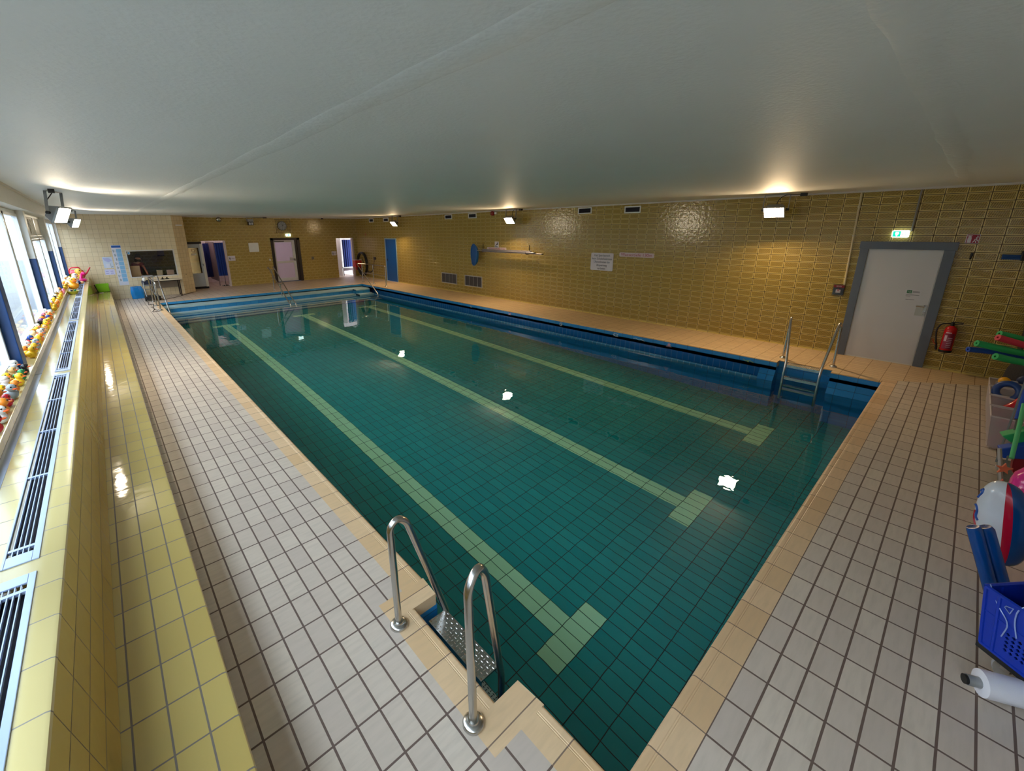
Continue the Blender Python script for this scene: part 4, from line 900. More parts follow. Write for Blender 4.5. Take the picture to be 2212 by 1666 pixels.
mb = MB(); mb.box(X-0.035, 1.475, 1.125, X, 1.640, 1.310); obj('body', mb, plain('call_point_slate', (58,72,84), 0.4), o, bevel=0.006)
mb = MB(); mb.box(X-0.042, 1.478, 1.262, X-0.035, 1.637, 1.308); obj('red_band', mb, plain('call_point_red', (140,32,48), 0.4), o)
text('FEUER', RIGHT, (X-0.043, 1.557, 1.285), 0.03, swhite, o)
mb = MB(); mb.box(X-0.041, 1.525, 1.165, X-0.035, 1.595, 1.225); obj('glass_label', mb, swhite, o)
mb = MB(); mb.cyl((X-0.043,1.56,1.205), (X-0.041,1.56,1.205), 0.011, 10); mb.prism([(-1.578,1.225),(-1.542,1.225),(-1.56,1.245)], (X-0.043,0,0), (0,-1,0), (0,0,1), (0.002,0,0)); obj('arrow', mb, plain('label_red', (176,60,66), 0.5), o)
mb = MB(); mb.box(X-0.055, 1.468, 1.10, X-0.002, 1.648, 1.335); obj('clear_cover', mb, pane('clear_cover_plastic', (0.90,0.90,0.90)), o)
o = thing('exit_light', 'lit emergency exit sign with green arrow panel above the white door', 'sign', (X, 0.90, 2.245))
mb = MB(); mb.prism(rrect(-1.008, 2.186, -0.792, 2.304, 0.02), (X,0,0), (0,-1,0), (0,0,1), (-0.04,0,0)); obj('box', mb, M['exitglow'], o)
mb = MB(); mb.prism(rrect(-0.995, 2.198, -0.898, 2.29, 0.004), (X-0.0405,0,0), (0,-1,0), (0,0,1), (-0.002,0,0)); obj('green_field', mb, M['green_exit'], o)
mb = MB(); mb.prism([(-0.968,2.25),(-0.962,2.275),(-0.95,2.28),(-0.938,2.275),(-0.925,2.278),(-0.918,2.25),(-0.946,2.203)], (X-0.043,0,0), (0,-1,0), (0,0,1), (-0.001,0,0)); obj('arrow', mb, M['exitglow'], o)
mb = MB(); mb.box(X-0.0415, 0.835, 2.20, X-0.0405, 0.840, 2.285); mb.box(X-0.0415, 0.862, 2.235, X-0.0405, 0.872, 2.252); obj('small_print', mb, plain('exit_print', (90,150,150), 0.5), o)
o = board('extinguisher_sign', 'red and white extinguisher pictogram sign right of the white door', -0.012, 0.132, 2.10, 2.24, swhite, 0.003)
mb = MB(); mb.box(X-0.010, -0.004, 2.106, X-0.008, 0.124, 2.234); obj('red_field', mb, plain('pictogram_red', (150,24,52), 0.5), o)
mb = MB(); mb.prism([(-0.115,2.11),(-0.072,2.11),(-0.072,2.185),(-0.079,2.20),(-0.079,2.21),(-0.066,2.222),(-0.115,2.226),(-0.12,2.205),(-0.108,2.208),(-0.108,2.2),(-0.115,2.185)], (X-0.0125,0,0), (0,-1,0), (0,0,1), (0.003,0,0)); obj('cylinder', mb, swhite, o)
mb = MB()
for cy_, cz, a in ((0.045,2.13,0.5), (0.02,2.125,-0.2), (0.035,2.155,0.2), (0.02,2.18,-0.3), (0.01,2.15,-0.6), (0.012,2.205,-0.2)):
    mb.obox((X-0.011, cy_, cz), (0.001,0,0), (0,0.006*math.cos(a),0.006*math.sin(a)), (0,-0.016*math.sin(a),0.016*math.cos(a)))
obj('flames', mb, swhite, o)
o = thing('coat_hook', 'small black hook below the red and white pictogram sign', 'hook', (X, 0.02, 1.90)); mb = MB(); mb.tube(arc([(X-0.004,0.018,1.945),(X-0.004,0.022,1.87),(X-0.035,0.024,1.855),(X-0.04,0.024,1.885)], 0.012), 0.011, 8); mb.box(X-0.008, 0.004, 1.90, X, 0.036, 1.955); obj('iron', mb, M['black'], o)
o = thing('wall_dispenser', 'blue box with black end on the wall at the right edge', 'dispenser', (X, -0.4, 1.90)); mb = MB(); mb.box(X-0.13, -0.62, 1.875, X, -0.29, 1.945)
for k in range(4): mb.cyl((X-0.132,-0.60,1.885+0.017*k), (X-0.132,-0.30,1.885+0.017*k), 0.007, 6)
obj('body', mb, plain('dispenser_blue', (16,72,140), 0.4), o)
mb = MB(); mb.box(X-0.15, -0.72, 1.86, X, -0.47, 2.0); obj('end', mb, M['black'], o, bevel=0.01)
# fire extinguisher
o = thing('fire_extinguisher', 'red fire extinguisher with black hose on the wall right of the white door', 'extinguisher', (10.36, 0.0, 0.34)); ex = 10.365
mb = MB(); mb.lathe([(0.0,0.36),(0.066,0.36),(0.073,0.375),(0.073,0.70),(0.066,0.745),(0.04,0.772),(0.026,0.785),(0.0,0.786)], (ex,0,0), 28); obj('cylinder', mb, plain('extinguisher_red', (196,10,22), 0.25), o, smooth=40)
mb = MB(); mb.lathe([(0.0,0.335),(0.074,0.335),(0.0785,0.345),(0.0785,0.375),(0.074,0.376)], (ex,0,0), 28); obj('foot_ring', mb, M['black'], o, smooth=40)
mb = MB(); mb.cyl((ex,0,0.78), (ex,0,0.84), 0.022, 12); mb.box(ex-0.012, -0.115, 0.835, ex+0.012, 0.015, 0.85); mb.obox((ex,-0.055,0.812), (0.011,0,0), (0,0.055,-0.012), (0,0,0.005)); mb.cyl((ex,0,0.815),(ex,0.05,0.818),0.012,8); obj('valve', mb, M['black'], o)
mb = MB(); mb.tube(arc([(ex,0.05,0.818),(ex-0.01,0.13,0.80),(ex-0.02,0.160,0.70),(ex-0.02,0.15,0.60),(ex-0.02,0.125,0.48)], 0.1, 6), 0.0105, 8); obj('hose', mb, M['black'], o, smooth=60)
mb = MB(); mb.tube([(ex-0.02,0.125,0.48),(ex-0.02,0.118,0.44),(ex-0.02,0.105,0.36)], [0.013,0.017,0.014], 8); obj('nozzle', mb, M['black'], o, smooth=60)
mb = MB(); mb.tube(arc([(ex-0.03,0.128,0.45),(ex-0.035,0.155,0.48),(ex-0.035,0.172,0.54)], 0.02), 0.006, 6); obj('pistol_lever', mb, plain('orange_red_lever', (196,70,30), 0.4), o, smooth=60)
mb = MB(); ln = []
def wrap(a0, a1, z0, z1, r, mb):
    k = 8; vs = []
    for i in range(k+1):
        a = a0+(a1-a0)*i/k; vs += [(ex+r*math.cos(a), r*math.sin(a), z0), (ex+r*math.cos(a), r*math.sin(a), z1)]
    mb.add(vs, [(2*i,2*i+2,2*i+3,2*i+1) for i in range(k)])
wrap(PI*0.72, PI*1.30, 0.40, 0.66, 0.0737, mb); obj('label', mb, plain('label_maroon', (140,30,62), 0.4), o)
mb = MB(); wrap(PI*0.80, PI*1.1, 0.665, 0.68, 0.074, mb); wrap(PI*0.78, PI*0.92, 0.53, 0.63, 0.0741, mb)
for k in range(6): wrap(PI*0.95, PI*1.2, 0.43+0.03*k, 0.44+0.03*k, 0.0741, mb)
obj('print', mb, plain('label_print', (206,176,190), 0.5), o)
mb = MB(); mb.box(ex+0.06, -0.03, 0.45, XW, 0.03, 0.75); obj('bracket', mb, M['black'], o)
# small pictures on the blue tiles of the pool edge
wp = plain('tile_print_white', (206,220,232), 0.4); pp = plain('tile_print_pink', (222,180,206), 0.4); gp = plain('tile_print_green', (150,176,110), 0.4)
def decal(name, y, label, parts, m):
    o = thing(name, label, 'tile picture', (XR+0.003, y, -0.07), 'sea pictures on the blue pool edge tiles'); mb = MB()
    for k in parts:
        if k[0] == 'e': mb.ell((XR+0.003, y+k[1], -0.085+k[2]), (0.0025, k[3], k[4]), 10, 6)
        if k[0] == 'r': mb.tube([(XR+0.003, y+k[1]+k[3]*math.cos(a*PI/8), -0.085+k[2]+k[3]*math.sin(a*PI/8)) for a in range(16)], k[4], 6, closed=True)
        if k[0] == 'l': mb.cyl((XR+0.003,y+k[1],-0.085+k[2]), (XR+0.003,y+k[3],-0.085+k[4]), k[5], 6)
    obj('print', mb, m, o)
legs = [('l',-0.03,-0.01,-0.06,-0.035,0.006),('l',0.03,-0.01,0.06,-0.035,0.006),('l',0,-0.01,0,-0.04,0.006),('l',-0.015,-0.01,-0.03,-0.04,0.006),('l',0.015,-0.01,0.03,-0.04,0.006)]
decal('starfish_picture', 10.65, 'tiny white figure on the blue edge tile, farthest of the small pictures', [('l',0,-0.03,0,0.035,0.012),('l',-0.03,-0.03,0,0,0.010),('e',0.02,0.0,0.02,0.012)], wp)
decal('crab_picture', 8.85, 'pink and white crab picture on the blue pool edge tile', [('e',0,0,0.035,0.025),('e',-0.04,0.025,0.02,0.014),('e',0.04,0.025,0.02,0.014)]+legs[:2], pp)
decal('ring_picture', 6.92, 'white ring picture on the blue pool edge tile', [('r',0,0,0.042,0.008),('e',-0.01,0.0,0.016,0.012),('l',-0.03,-0.02,0.03,0.02,0.005)], wp)
decal('turtle_picture', 5.27, 'white turtle picture on the blue pool edge tile', [('r',0,0,0.032,0.008),('l',-0.03,0.02,-0.065,0.035,0.009),('l',0.03,0.02,0.06,0.038,0.009),('l',-0.03,-0.02,-0.06,-0.035,0.009),('l',0.03,-0.02,0.06,-0.03,0.009),('e',0.07,0,0.016,0.012)], wp)
decal('wave_picture', 4.68, 'faint white wave picture across two blue pool edge tiles', [('l',-0.14,-0.02,-0.05,0.005,0.006),('l',-0.05,0.005,0.0,-0.012,0.006),('l',0.0,-0.012,0.07,0.016,0.006),('l',0.07,0.016,0.14,0.0,0.006)], wp)
decal('octopus_picture', 3.98, 'pink octopus picture on the blue pool edge tile', [('e',0,0.015,0.035,0.03)]+legs, pp)
decal('fish_picture', 2.44, 'yellow green fish picture on the blue tile next to the ladder recess', [('l',-0.09,-0.02,-0.02,0.015,0.006),('l',-0.02,0.015,0.04,-0.01,0.006),('l',0.04,-0.01,0.09,0.02,0.006),('e',0.0,-0.015,0.02,0.012)], gp)

# ------------------------------------------------------------------ far wall fittings
Yf = YW-0.001
def fboard(name, label, cat, x0, x1, z0, z1, m, r=0.01, th=0.012):
    o = thing(name, label, cat, ((x0+x1)/2, Yf, (z0+z1)/2)); mb = MB(); mb.prism(rrect(x0, z0, x1, z1, r), (0,Yf,0), (1,0,0), (0,0,1), (0,-th,0)); obj('plate', mb, m, o, bevel=0.003); return o
fboard('wall_panel', 'blank white square panel on the yellow wall left of the glazed door', 'panel', 5.19, 5.605, 1.463, 1.872, M['whitepaint'], 0.03, 0.03)
for x0, x1, z0, z1, nm in ((4.295, 4.577, 1.112, 1.331, 'left doorway'), (9.02, 9.275, 1.146, 1.353, 'right doorway')):
    o = fboard('changing_room_sign', 'small white figure sign beside the '+nm, 'sign', x0, x1, z0, z1, swhite)
    cx = x0+0.065; zc = (z0+z1)/2; mb = MB(); mb.ell((cx, Yf-0.014, zc+0.05), (0.013,0.003,0.013)); mb.prism([(cx-0.018,zc+0.03),(cx+0.018,zc+0.03),(cx+0.026,zc-0.025),(cx+0.012,zc-0.025),(cx+0.012,zc-0.07),(cx-0.012,zc-0.07),(cx-0.012,zc-0.025),(cx-0.026,zc-0.025)], (0,Yf-0.012,0), (1,0,0), (0,0,1), (0,-0.003,0)); obj('figure', mb, ink, o)
    mb = MB(); mb.box(x0+0.13, Yf-0.014, zc-0.012, x1-0.03, Yf-0.012, zc+0.008); obj('print', mb, plain('grey_print', (120,116,124), 0.5), o)
o = fboard('light_switch', 'small cream light switch left of the glazed door', 'switch', 5.985, 6.05, 1.03, 1.125, M['trimwhite'])
mb = MB(); mb.box(5.998, Yf-0.02, 1.05, 6.037, Yf-0.012, 1.105); obj('rocker', mb, M['whitepaint'], o)
o = fboard('wall_plate', 'small grey louvred plate right of the glazed door', 'vent', 7.96, 8.09, 0.992, 1.136, plain('grey_plate', (132,120,98), 0.5))
mb = MB()
for k in range(5): mb.box(7.975, Yf-0.016, 1.01+0.024*k, 8.075, Yf-0.012, 1.02+0.024*k)
obj('slats', mb, M['brownblack'], o)
o = thing('exit_light', 'small lit white and green exit sign under the caged clock', 'sign', (6.975, Yf, 2.19))
mb = MB(); mb.prism(rrect(6.862, 2.128, 7.088, 2.25, 0.02), (0,Yf,0), (1,0,0), (0,0,1), (0,-0.04,0)); obj('box', mb, M['exitglow'], o)
mb = MB(); mb.ell((6.975,Yf-0.041,2.19), (0.028,0.003,0.03)); obj('green_figure', mb, M['green_exit'], o)
o = thing('wall_clock', 'round wall clock behind a square wire guard', 'clock', (6.745, Yf, 2.61))
mb = MB(); mb.lathe([(0.0,0.0),(0.205,0.0),(0.21,0.03),(0.2,0.05),(0.185,0.04)], (6.745,Yf,2.61), 36, Matrix.Rotation(PI/2, 3, 'X')); obj('case', mb, plain('clock_case', (84,84,86), 0.4), o, smooth=40)
mb = MB(); mb.lathe([(0.0,0.041),(0.187,0.041)], (6.745,Yf,2.61), 36, Matrix.Rotation(PI/2, 3, 'X')); obj('face', mb, plain('clock_face', (172,178,184), 0.5), o)
mb = MB()
for k in range(12):
    a = k*PI/6; c_, s_ = math.sin(a), math.cos(a); mb.obox((6.745+0.155*c_, Yf-0.043, 2.61+0.155*s_), (0.007*s_,0,-0.007*c_), (0,0.001,0), (0.018*c_,0,0.018*s_))
obj('hour_marks', mb, M['dark'], o)
for nm, a, l, w in (('minute_hand', math.radians(2), 0.15, 0.006), ('hour_hand', math.radians(61), 0.10, 0.008)):
    c_, s_ = math.sin(a), math.cos(a); mb = MB(); mb.obox((6.745+l*0.45*c_, Yf-0.047, 2.61+l*0.45*s_), (w*s_,0,-w*c_), (0,0.001,0), (l*0.55*c_,0,l*0.55*s_)); obj(nm, mb, M['black'], o)
mb = MB(); x0, x1, z0, z1 = 6.445, 7.10, 2.30, 2.89
for k in range(10): x = x0+(x1-x0)*k/9; mb.cyl((x,Yf-0.11,z0), (x,Yf-0.11,z1), 0.0045, 6)
for k in range(9): z = z0+(z1-z0)*k/8; mb.cyl((x0,Yf-0.11,z), (x1,Yf-0.11,z), 0.0045, 6)
for x in (x0, x1):
    for z in (z0, z1): mb.cyl((x,Yf,z), (x,Yf-0.11,z), 0.006, 6)
mb.tube([(x0,Yf-0.11,z0),(x1,Yf-0.11,z0),(x1,Yf-0.11,z1),(x0,Yf-0.11,z1)], 0.009, 6, closed=True); obj('wire_guard', mb, plain('guard_wire', (96,88,66), 0.5, 0.4), o)
o = thing('cable_conduit', 'thin cream conduit down the yellow wall right of the caged clock', 'conduit', (7.135, Yf, 2.6)); mb = MB(); mb.tube(arc([(7.13,Yf-0.012,2.955),(7.14,Yf-0.012,2.30),(7.09,Yf-0.012,2.235)], 0.03), 0.010, 8); obj('pipe', mb, plain('cream_conduit_far', (210,190,140), 0.5), o, smooth=60)
# unlit floodlight, round mirror ball and camera under the ceiling
o = thing('floodlight', 'unlit grey floodlight with black lower half above the blank white panel', 'lamp', (5.35, 21.6, 2.8))
mb = MB(); mb.box(5.235, 21.50, 2.78, 5.475, 21.66, 2.90); obj('housing', mb, M['lampgrey'], o, bevel=0.008)
mb = MB(); mb.box(5.245, 21.49, 2.63, 5.468, 21.62, 2.78); obj('visor', mb, M['black'], o, bevel=0.006)
for x in (5.275, 5.372):
    mb = MB(); mb.box(x, 21.482, 2.655, x+0.07, 21.49, 2.755); obj('lens', mb, plain('milky_lens', (196,200,206), 0.3), o)
mb = MB(); mb.tube([(5.225,21.6,2.82),(5.225,21.6,2.975),(5.485,21.6,2.975),(5.485,21.6,2.82)], 0.012, 6); obj('bracket', mb, M['lampgrey'], o)
mb = MB(); mb.tube([(5.48,21.6,2.965),(5.75,21.6,2.968),(5.95,21.6,2.965)], 0.008, 6); mb.box(5.92, 21.56, 2.94, 6.06, 21.64, ZC); obj('junction_box', mb, M['brownblack'], o)
o = thing('wall_mirror', 'small round convex mirror under the ceiling above the left doorway', 'mirror', (4.155, 21.65, 2.865))
mb = MB(); mb.ell((4.155,21.66,2.87), (0.085,0.03,0.085), 20, 12); obj('glass', mb, plain('mirror_chrome', (190,186,170), 0.08, 1.0), o, smooth=60)
mb = MB(); mb.tube([(4.155+0.09*math.cos(a*PI/12), 21.655, 2.87+0.09*math.sin(a*PI/12)) for a in range(24)], 0.008, 6, closed=True); mb.cyl((4.155,21.68,2.95),(4.155,21.70,ZC),0.01,6); obj('ring', mb, M['brownblack'], o)
o = thing('sensor', 'tiny dark dome sensor under the ceiling toward the far right corner', 'sensor', (8.66, 21.66, 2.95)); mb = MB(); mb.lathe([(0.0,-0.05),(0.03,-0.045),(0.05,-0.02),(0.055,0.025)], (8.66,21.66,2.96), 16); obj('dome', mb, M['brownblack'], o, smooth=60)
mb = MB(); mb.cyl((8.66,21.66,2.975),(8.66,21.66,ZC),0.06,14); obj('base', mb, M['trimwhite'], o)

# ------------------------------------------------------------------ cream wall: papers, table, bag, cleaner trolley
Ym = YM-0.001
pw = plain('paper_white', (214,214,226), 0.7); pb = plain('paper_blue', (132,184,222), 0.7); pd = plain('paper_deep_blue', (24,88,172), 0.6); pg = plain('paper_grey', (150,160,168), 0.7)
o = thing('wall_poster', 'tall narrow blue and white poster left of the booth window', 'poster', (0.53, Ym, 1.22))
mb = MB(); mb.box(0.385, Ym-0.003, 0.497, 0.66, Ym, 1.935); obj('sheet', mb, pw, o)
mb = MB(); mb.box(0.395, Ym-0.0045, 1.84, 0.655, Ym-0.003, 1.915); obj('title_band', mb, pd, o)
for k in range(8):
    z = 1.66-k*0.148; mb = MB(); mb.box(0.505, Ym-0.0045, z, 0.648, Ym-0.003, z+0.135); obj('text_box', mb, pb, o)
    mb = MB(); mb.box(0.41+0.02*(k % 3), Ym-0.0045, z+0.02, 0.44+0.02*(k % 3), Ym-0.003, z+0.11); mb.box(0.46, Ym-0.0045, z+0.05, 0.485, Ym-0.003, z+0.08); obj('drawing', mb, pg, o)
o = thing('wall_notice', 'square pale notice with small pictures left of the tall poster', 'poster', (0.21, Ym, 1.33))
mb = MB(); mb.box(0.075, Ym-0.003, 1.135, 0.345, Ym, 1.527); obj('sheet', mb, plain('notice_pale_blue', (198,208,226), 0.7), o)
mb = MB(); mb.prism([(0.09,1.50),(0.25,1.49),(0.33,1.40),(0.22,1.34),(0.12,1.40)], (0,Ym-0.003,0), (1,0,0), (0,0,1), (0,-0.0015,0)); obj('picture', mb, plain('notice_lilac', (176,180,220), 0.7), o)
mb = MB(); mb.box(0.14, Ym-0.0045, 1.15, 0.255, Ym-0.003, 1.29); obj('inset', mb, pw, o)
mb = MB(); mb.box(0.262, Ym-0.0045, 1.145, 0.275, Ym-0.003, 1.30); mb.box(0.30, Ym-0.0045, 1.16, 0.325, Ym-0.003, 1.20); obj('bar', mb, pg, o)
o = thing('wall_notice', 'wide pale lilac sheet below the square notice', 'poster', (0.2, Ym, 1.0))
mb = MB(); mb.box(0.062, Ym-0.003, 0.90, 0.34, Ym, 1.095); obj('sheet', mb, plain('sheet_lilac', (206,204,232), 0.7), o)
mb = MB()
for x in (0.09, 0.22):
    for z in (0.94, 1.01): mb.box(x, Ym-0.0045, z, x+0.08, Ym-0.003, z+0.025)
obj('print', mb, plain('lilac_print', (160,158,206), 0.7), o)
t = thing('side_table', 'low pale table with dark edge under the booth window', 'table', (1.75, 20.15, 0))
mb = MB(); mb.box(1.25, 19.86, 0.615, 2.24, 20.44, 0.645); obj('table_top', mb, plain('cream_laminate', (222,206,178), 0.4), t, bevel=0.004)
mb = MB(); mb.box(1.27, 19.89, 0.585, 2.22, 20.42, 0.615); obj('apron', mb, M['brownblack'], t)
for x, y in ((2.15,19.92), (1.31,19.92), (2.15,20.38), (1.31,20.38)):
    mb = MB(); mb.box(x-0.018, y-0.018, 0.0, x+0.018, y+0.018, 0.585); mb.box(x-0.03, y-0.03, 0.0, x+0.03, y+0.03, 0.012); obj('leg', mb, M['brownblack'], t)
mb = MB(); mb.box(1.33, 20.40, 0.30, 2.13, 20.425, 0.585); obj('back_panel', mb, plain('taupe_panel', (146,132,116), 0.6), t)
o = thing('sandals', 'dark crumpled sandals lying on the pale low table', 'sandals', (1.73, 20.1, 0.645))
for x in (1.66, 1.80):
    mb = MB(); mb.ell((x,20.10,0.662), (0.075,0.05,0.017)); obj('sole', mb, M['black'], o, smooth=60)
    mb = MB(); mb.tube(arc([(x-0.02,20.06,0.665),(x,20.10,0.73),(x+0.02,20.14,0.665)], 0.03), 0.014, 8); obj('strap', mb, M['black'], o, smooth=60)
o = thing('plastic_bag', 'full bright blue plastic bag on the floor by the cream wall', 'bag', (0.85, 20.2, 0))
mb = MB(); n, m_ = 22, 10; vs = []
for i in range(m_+1):
    t_ = i/m_
    for k in range(n):
        a = 2*PI*k/n; w_ = 0.92+0.10*math.sin(3*a+2)+0.05*math.sin(7*a+5*t_); wd_ = (0.86+0.16*math.sin(PI*min(1, t_*0.8+0.18)))*w_
        ca_, sa_ = math.cos(a), math.sin(a); vs.append((0.83+0.20*wd_*math.copysign(abs(ca_)**0.6, ca_)-0.02*t_, 20.2+0.15*wd_*math.copysign(abs(sa_)**0.7, sa_), 0.005+0.43*t_+(0.02*math.sin(5*a) if i == m_ else 0)))
fs = [(i*n+k, i*n+(k+1) % n, (i+1)*n+(k+1) % n, (i+1)*n+k) for i in range(m_) for k in range(n)]
mb.add(vs, fs+[tuple(reversed(range(n))), tuple(m_*n+k for k in range(n))]); obj('sack', mb, plain('blue_plastic_film', (20,130,206), 0.25, noise=0.2, scale=6), o, smooth=50)
mb = MB(); mb.tube([(0.74,20.12,0.42),(0.72,20.08,0.36),(0.71,20.07,0.28)], [0.03,0.02,0.012], 8); obj('knot', mb, plain('blue_plastic_knot', (40,120,226), 0.3), o, smooth=60)
o = thing('pool_cleaner_trolley', 'grey tube trolley carrying a dark pool cleaner beside the left handrail', 'trolley', (1.22, 19.3, 0))
for x in (1.03, 1.33):
    mb = MB(); mb.tube(arc([(x,19.05,0.09),(x-0.02,19.28,0.40),(x,19.5,0.80),(x+0.01,19.55,0.86)], 0.1), 0.015, 10); obj('upright', mb, M['lampgrey'], o, smooth=60)
mb = MB(); mb.cyl((1.03,19.55,0.86),(1.34,19.55,0.86),0.017,10); mb.cyl((1.01,19.28,0.40),(1.31,19.28,0.40),0.012,8); obj('handle_bar', mb, M['lampgrey'], o, smooth=60)
mb = MB(); mb.box(0.98, 19.0, 0.05, 1.40, 19.45, 0.17); obj('base_tray', mb, M['black'], o, bevel=0.02)
for x in (0.98, 1.40):
    mb = MB(); mb.cyl((x-0.02,19.15,0.075),(x+0.02,19.15,0.075),0.075,18); obj('wheel', mb, M['black'], o, smooth=40)
mb = MB(); mb.box(0.98, 19.40, 0.55, 1.30, 19.62, 0.70); obj('cleaner_body', mb, plain('navy_plastic', (26,32,60), 0.4), o, bevel=0.03)
mb = MB(); mb.ell((1.06,19.38,0.74), (0.05,0.06,0.07)); obj('cleaner_cap', mb, M['whitepaint'], o, smooth=60)
mb = MB(); mb.box(0.97,19.38,0.50,1.31,19.44,0.545); obj('shelf_bar', mb, M['lampgrey'], o)
o = thing('power_cable', 'thin dark cable looping over the floor by the left handrail', 'cable', (1.0, 17.8, 0.008))
mb = MB(); mb.tube(arc([(1.0,19.0,0.05),(1.0,18.8,0.008),(0.962,17.98,0.008),(1.12,18.16,0.008),(1.05,17.6,0.008),(1.017,17.13,0.008),(1.06,16.55,0.008),(1.11,16.62,0.008),(1.12,16.3,0.008),(0.916,16.285,0.008),(1.03,16.9,0.008),(0.98,17.5,0.008)], 0.18, 5), 0.008, 6)
obj('loop', mb, M['brownblack'], o, smooth=60)
mb = MB(); mb.tube(arc([(1.40,19.2,0.06),(1.51,19.06,0.008),(2.13,19.8,0.008),(2.26,20.1,0.008),(2.62,20.62,0.008)], 0.2, 5), 0.008, 6); obj('lead', mb, M['brownblack'], o, smooth=60)

# ------------------------------------------------------------------ toys and floats at the right edge of the near deck
o = thing('foam_roller', 'white foam roller with grey core lying on the near deck', 'roller', (3.2, -0.8, 0)); ra = Vector((0.47,-0.88,0)).normalized(); p0 = Vector((3.055,-0.465,0.066))
mb = MB(); n = 22
mb.tube([p0, p0+ra*0.004, p0+ra*0.66], [0.058,0.066,0.066], 24); obj('foam', mb, plain('white_foam', (222,220,226), 0.7, bump=0.1, bscale=200), o, smooth=50)
mb = MB(); mb.cyl(p0-ra*0.05, p0+ra*0.01, 0.027, 14); obj('core', mb, M['lampgrey'], o, smooth=50)
mb = MB(); mb.cyl(p0-ra*0.062, p0-ra*0.05, 0.024, 14); obj('core_end', mb, M['black'], o, smooth=50)
# dolly with the blue crate
ca, cb = Vector((-0.61,-0.79,0)).normalized(), Vector((0.79,-0.61,0)).normalized(); cc = Vector((3.275,-0.453,0))
o = thing('dolly', 'black dolly with shiny caster wheels under the blue crate', 'dolly', (3.2, -0.7, 0)); zz = Vector((0,0,1))
mid = cc+ca*0.2+cb*0.3
mb = MB(); mb.obox(mid+zz*0.135, ca*0.215, cb*0.31, zz*0.018); obj('deck', mb, M['black'], o, bevel=0.006)
for i, j in ((-1,-1),(1,-1),(1,1),(-1,1)):
    q = mid+ca*0.10*i+cb*0.24*j; mb = MB(); mb.cyl(q+zz*0.062-cb*0.018-ca*0.0, q+zz*0.062+cb*0.018, 0.062, 24); wl = obj('caster', mb, plain('caster_grey_tyre', (150,146,144), 0.4), o, smooth=40)
    mb = MB(); mb.lathe([(0.0,0.0),(0.014,0.0),(0.05,-0.006),(0.052,0.0)], q+zz*0.062-cb*0.020, 20, Matrix.Rotation(PI/2, 3, Vector((-cb.y,cb.x,0)))); obj('hub', mb, M['steel'], wl, smooth=60)
    mb = MB(); mb.obox(q+zz*0.10-cb*0.026, ca*0.02, zz*0.03, cb*0.003); mb.obox(q+zz*0.10+cb*0.026, ca*0.02, zz*0.03, cb*0.003); obj('fork', mb, M['steel'], wl)
o = thing('crate', 'blue plastic folding crate with lattice side on the black dolly', 'crate', (3.2, -0.7, 0.153)); cbl = plain('crate_blue', (8,52,172), 0.35, noise=0.04); M['crate'] = cbl
zb, zt, fl = 0.155, 0.50, 0.035
def cpt(a, b, z): k = fl*(z-zb)/(zt-zb); return cc+ca*(a*0.40+k*(2*a-1))+cb*(b*0.60+k*(2*b-1))+zz*z
def panel(pA, pB, nm, holes):
    mb = MB(); nu, nv = 18, 14; nrm = (pB[0]-pA[0]).cross(zz).normalized()
    P = lambda u, v: (pA[0]+(pB[0]-pA[0])*u)*(1-v)+(pA[1]+(pB[1]-pA[1])*u)*v
    for i in range(nu):
        for j in range(nv):
            u0, u1, v0, v1 = i/nu, (i+1)/nu, j/nv, (j+1)/nv
            if holes and 4 <= i <= 13 and 2 <= j <= 6:
                c0 = P((u0+u1)/2, (v0+v1)/2); q = [P(u0,v0), P(u1,v0), P(u1,v1), P(u0,v1)]; mdl = [P((u0+u1)/2,v0), P(u1,(v0+v1)/2), P((u0+u1)/2,v1), P(u0,(v0+v1)/2)]
                mdl = [c0+(x_-c0)*0.80 for x_ in mdl]      # diamond shaped hole in each cell
                mb.add(q+mdl, [(0,4,7),(1,5,4),(2,6,5),(3,7,6),(0,1,4),(1,2,5),(2,3,6),(3,0,7)])
            else: mb.add([P(u0,v0),P(u1,v0),P(u1,v1),P(u0,v1)], [(0,1,2,3)])
    for u in (0.0, 0.13, 0.87, 1.0): mb.tube([P(u,0)-nrm*0.004, P(u,1)-nrm*0.004], 0.010, 6)
    for v in (0.0, 0.60, 1.0): mb.tube([P(0,v)-nrm*0.004, P(1,v)-nrm*0.004], 0.011 if v != 0.6 else 0.006, 6)
    pn = obj(nm, mb, cbl, o); sl = pn.modifiers.new('thick', 'SOLIDIFY'); sl.thickness = 0.006; return pn
panel((cpt(1,0,zb), cpt(1,0,zt)), (cpt(0,0,zb), cpt(0,0,zt)), 'lattice_side', True)
panel((cpt(0,0,zb), cpt(0,0,zt)), (cpt(0,1,zb), cpt(0,1,zt)), 'end_side', False)
panel((cpt(0,1,zb), cpt(0,1,zt)), (cpt(1,1,zb), cpt(1,1,zt)), 'far_side', True)
panel((cpt(1,1,zb), cpt(1,1,zt)), (cpt(1,0,zb), cpt(1,0,zt)), 'end_side', False)
mb = MB(); mb.add([cpt(0,0,zb+0.006),cpt(1,0,zb+0.006),cpt(1,1,zb+0.006),cpt(0,1,zb+0.006)], [(0,1,2,3),(3,2,1,0)]); obj('bottom', mb, cbl, o)
pkd = [('purple ball inside the blue crate', (110,20,90), (0.35,0.25), 0.09), ('dark red ball inside the blue crate', (150,20,50), (0.7,0.3), 0.09), ('navy ball inside the blue crate', (14,20,60), (0.5,0.65), 0.10)]
for lb, rgb, (a, b), r in pkd:
    q = cpt(a, b, zb)+zz*(r+0.008); mb = MB(); mb.ell(q, r, 18, 12); t = obj('ball', mb, col('ball_%d%d%d' % rgb, rgb, 0.5), smooth=80); rebase(t, q); tag(t, lb, 'ball')
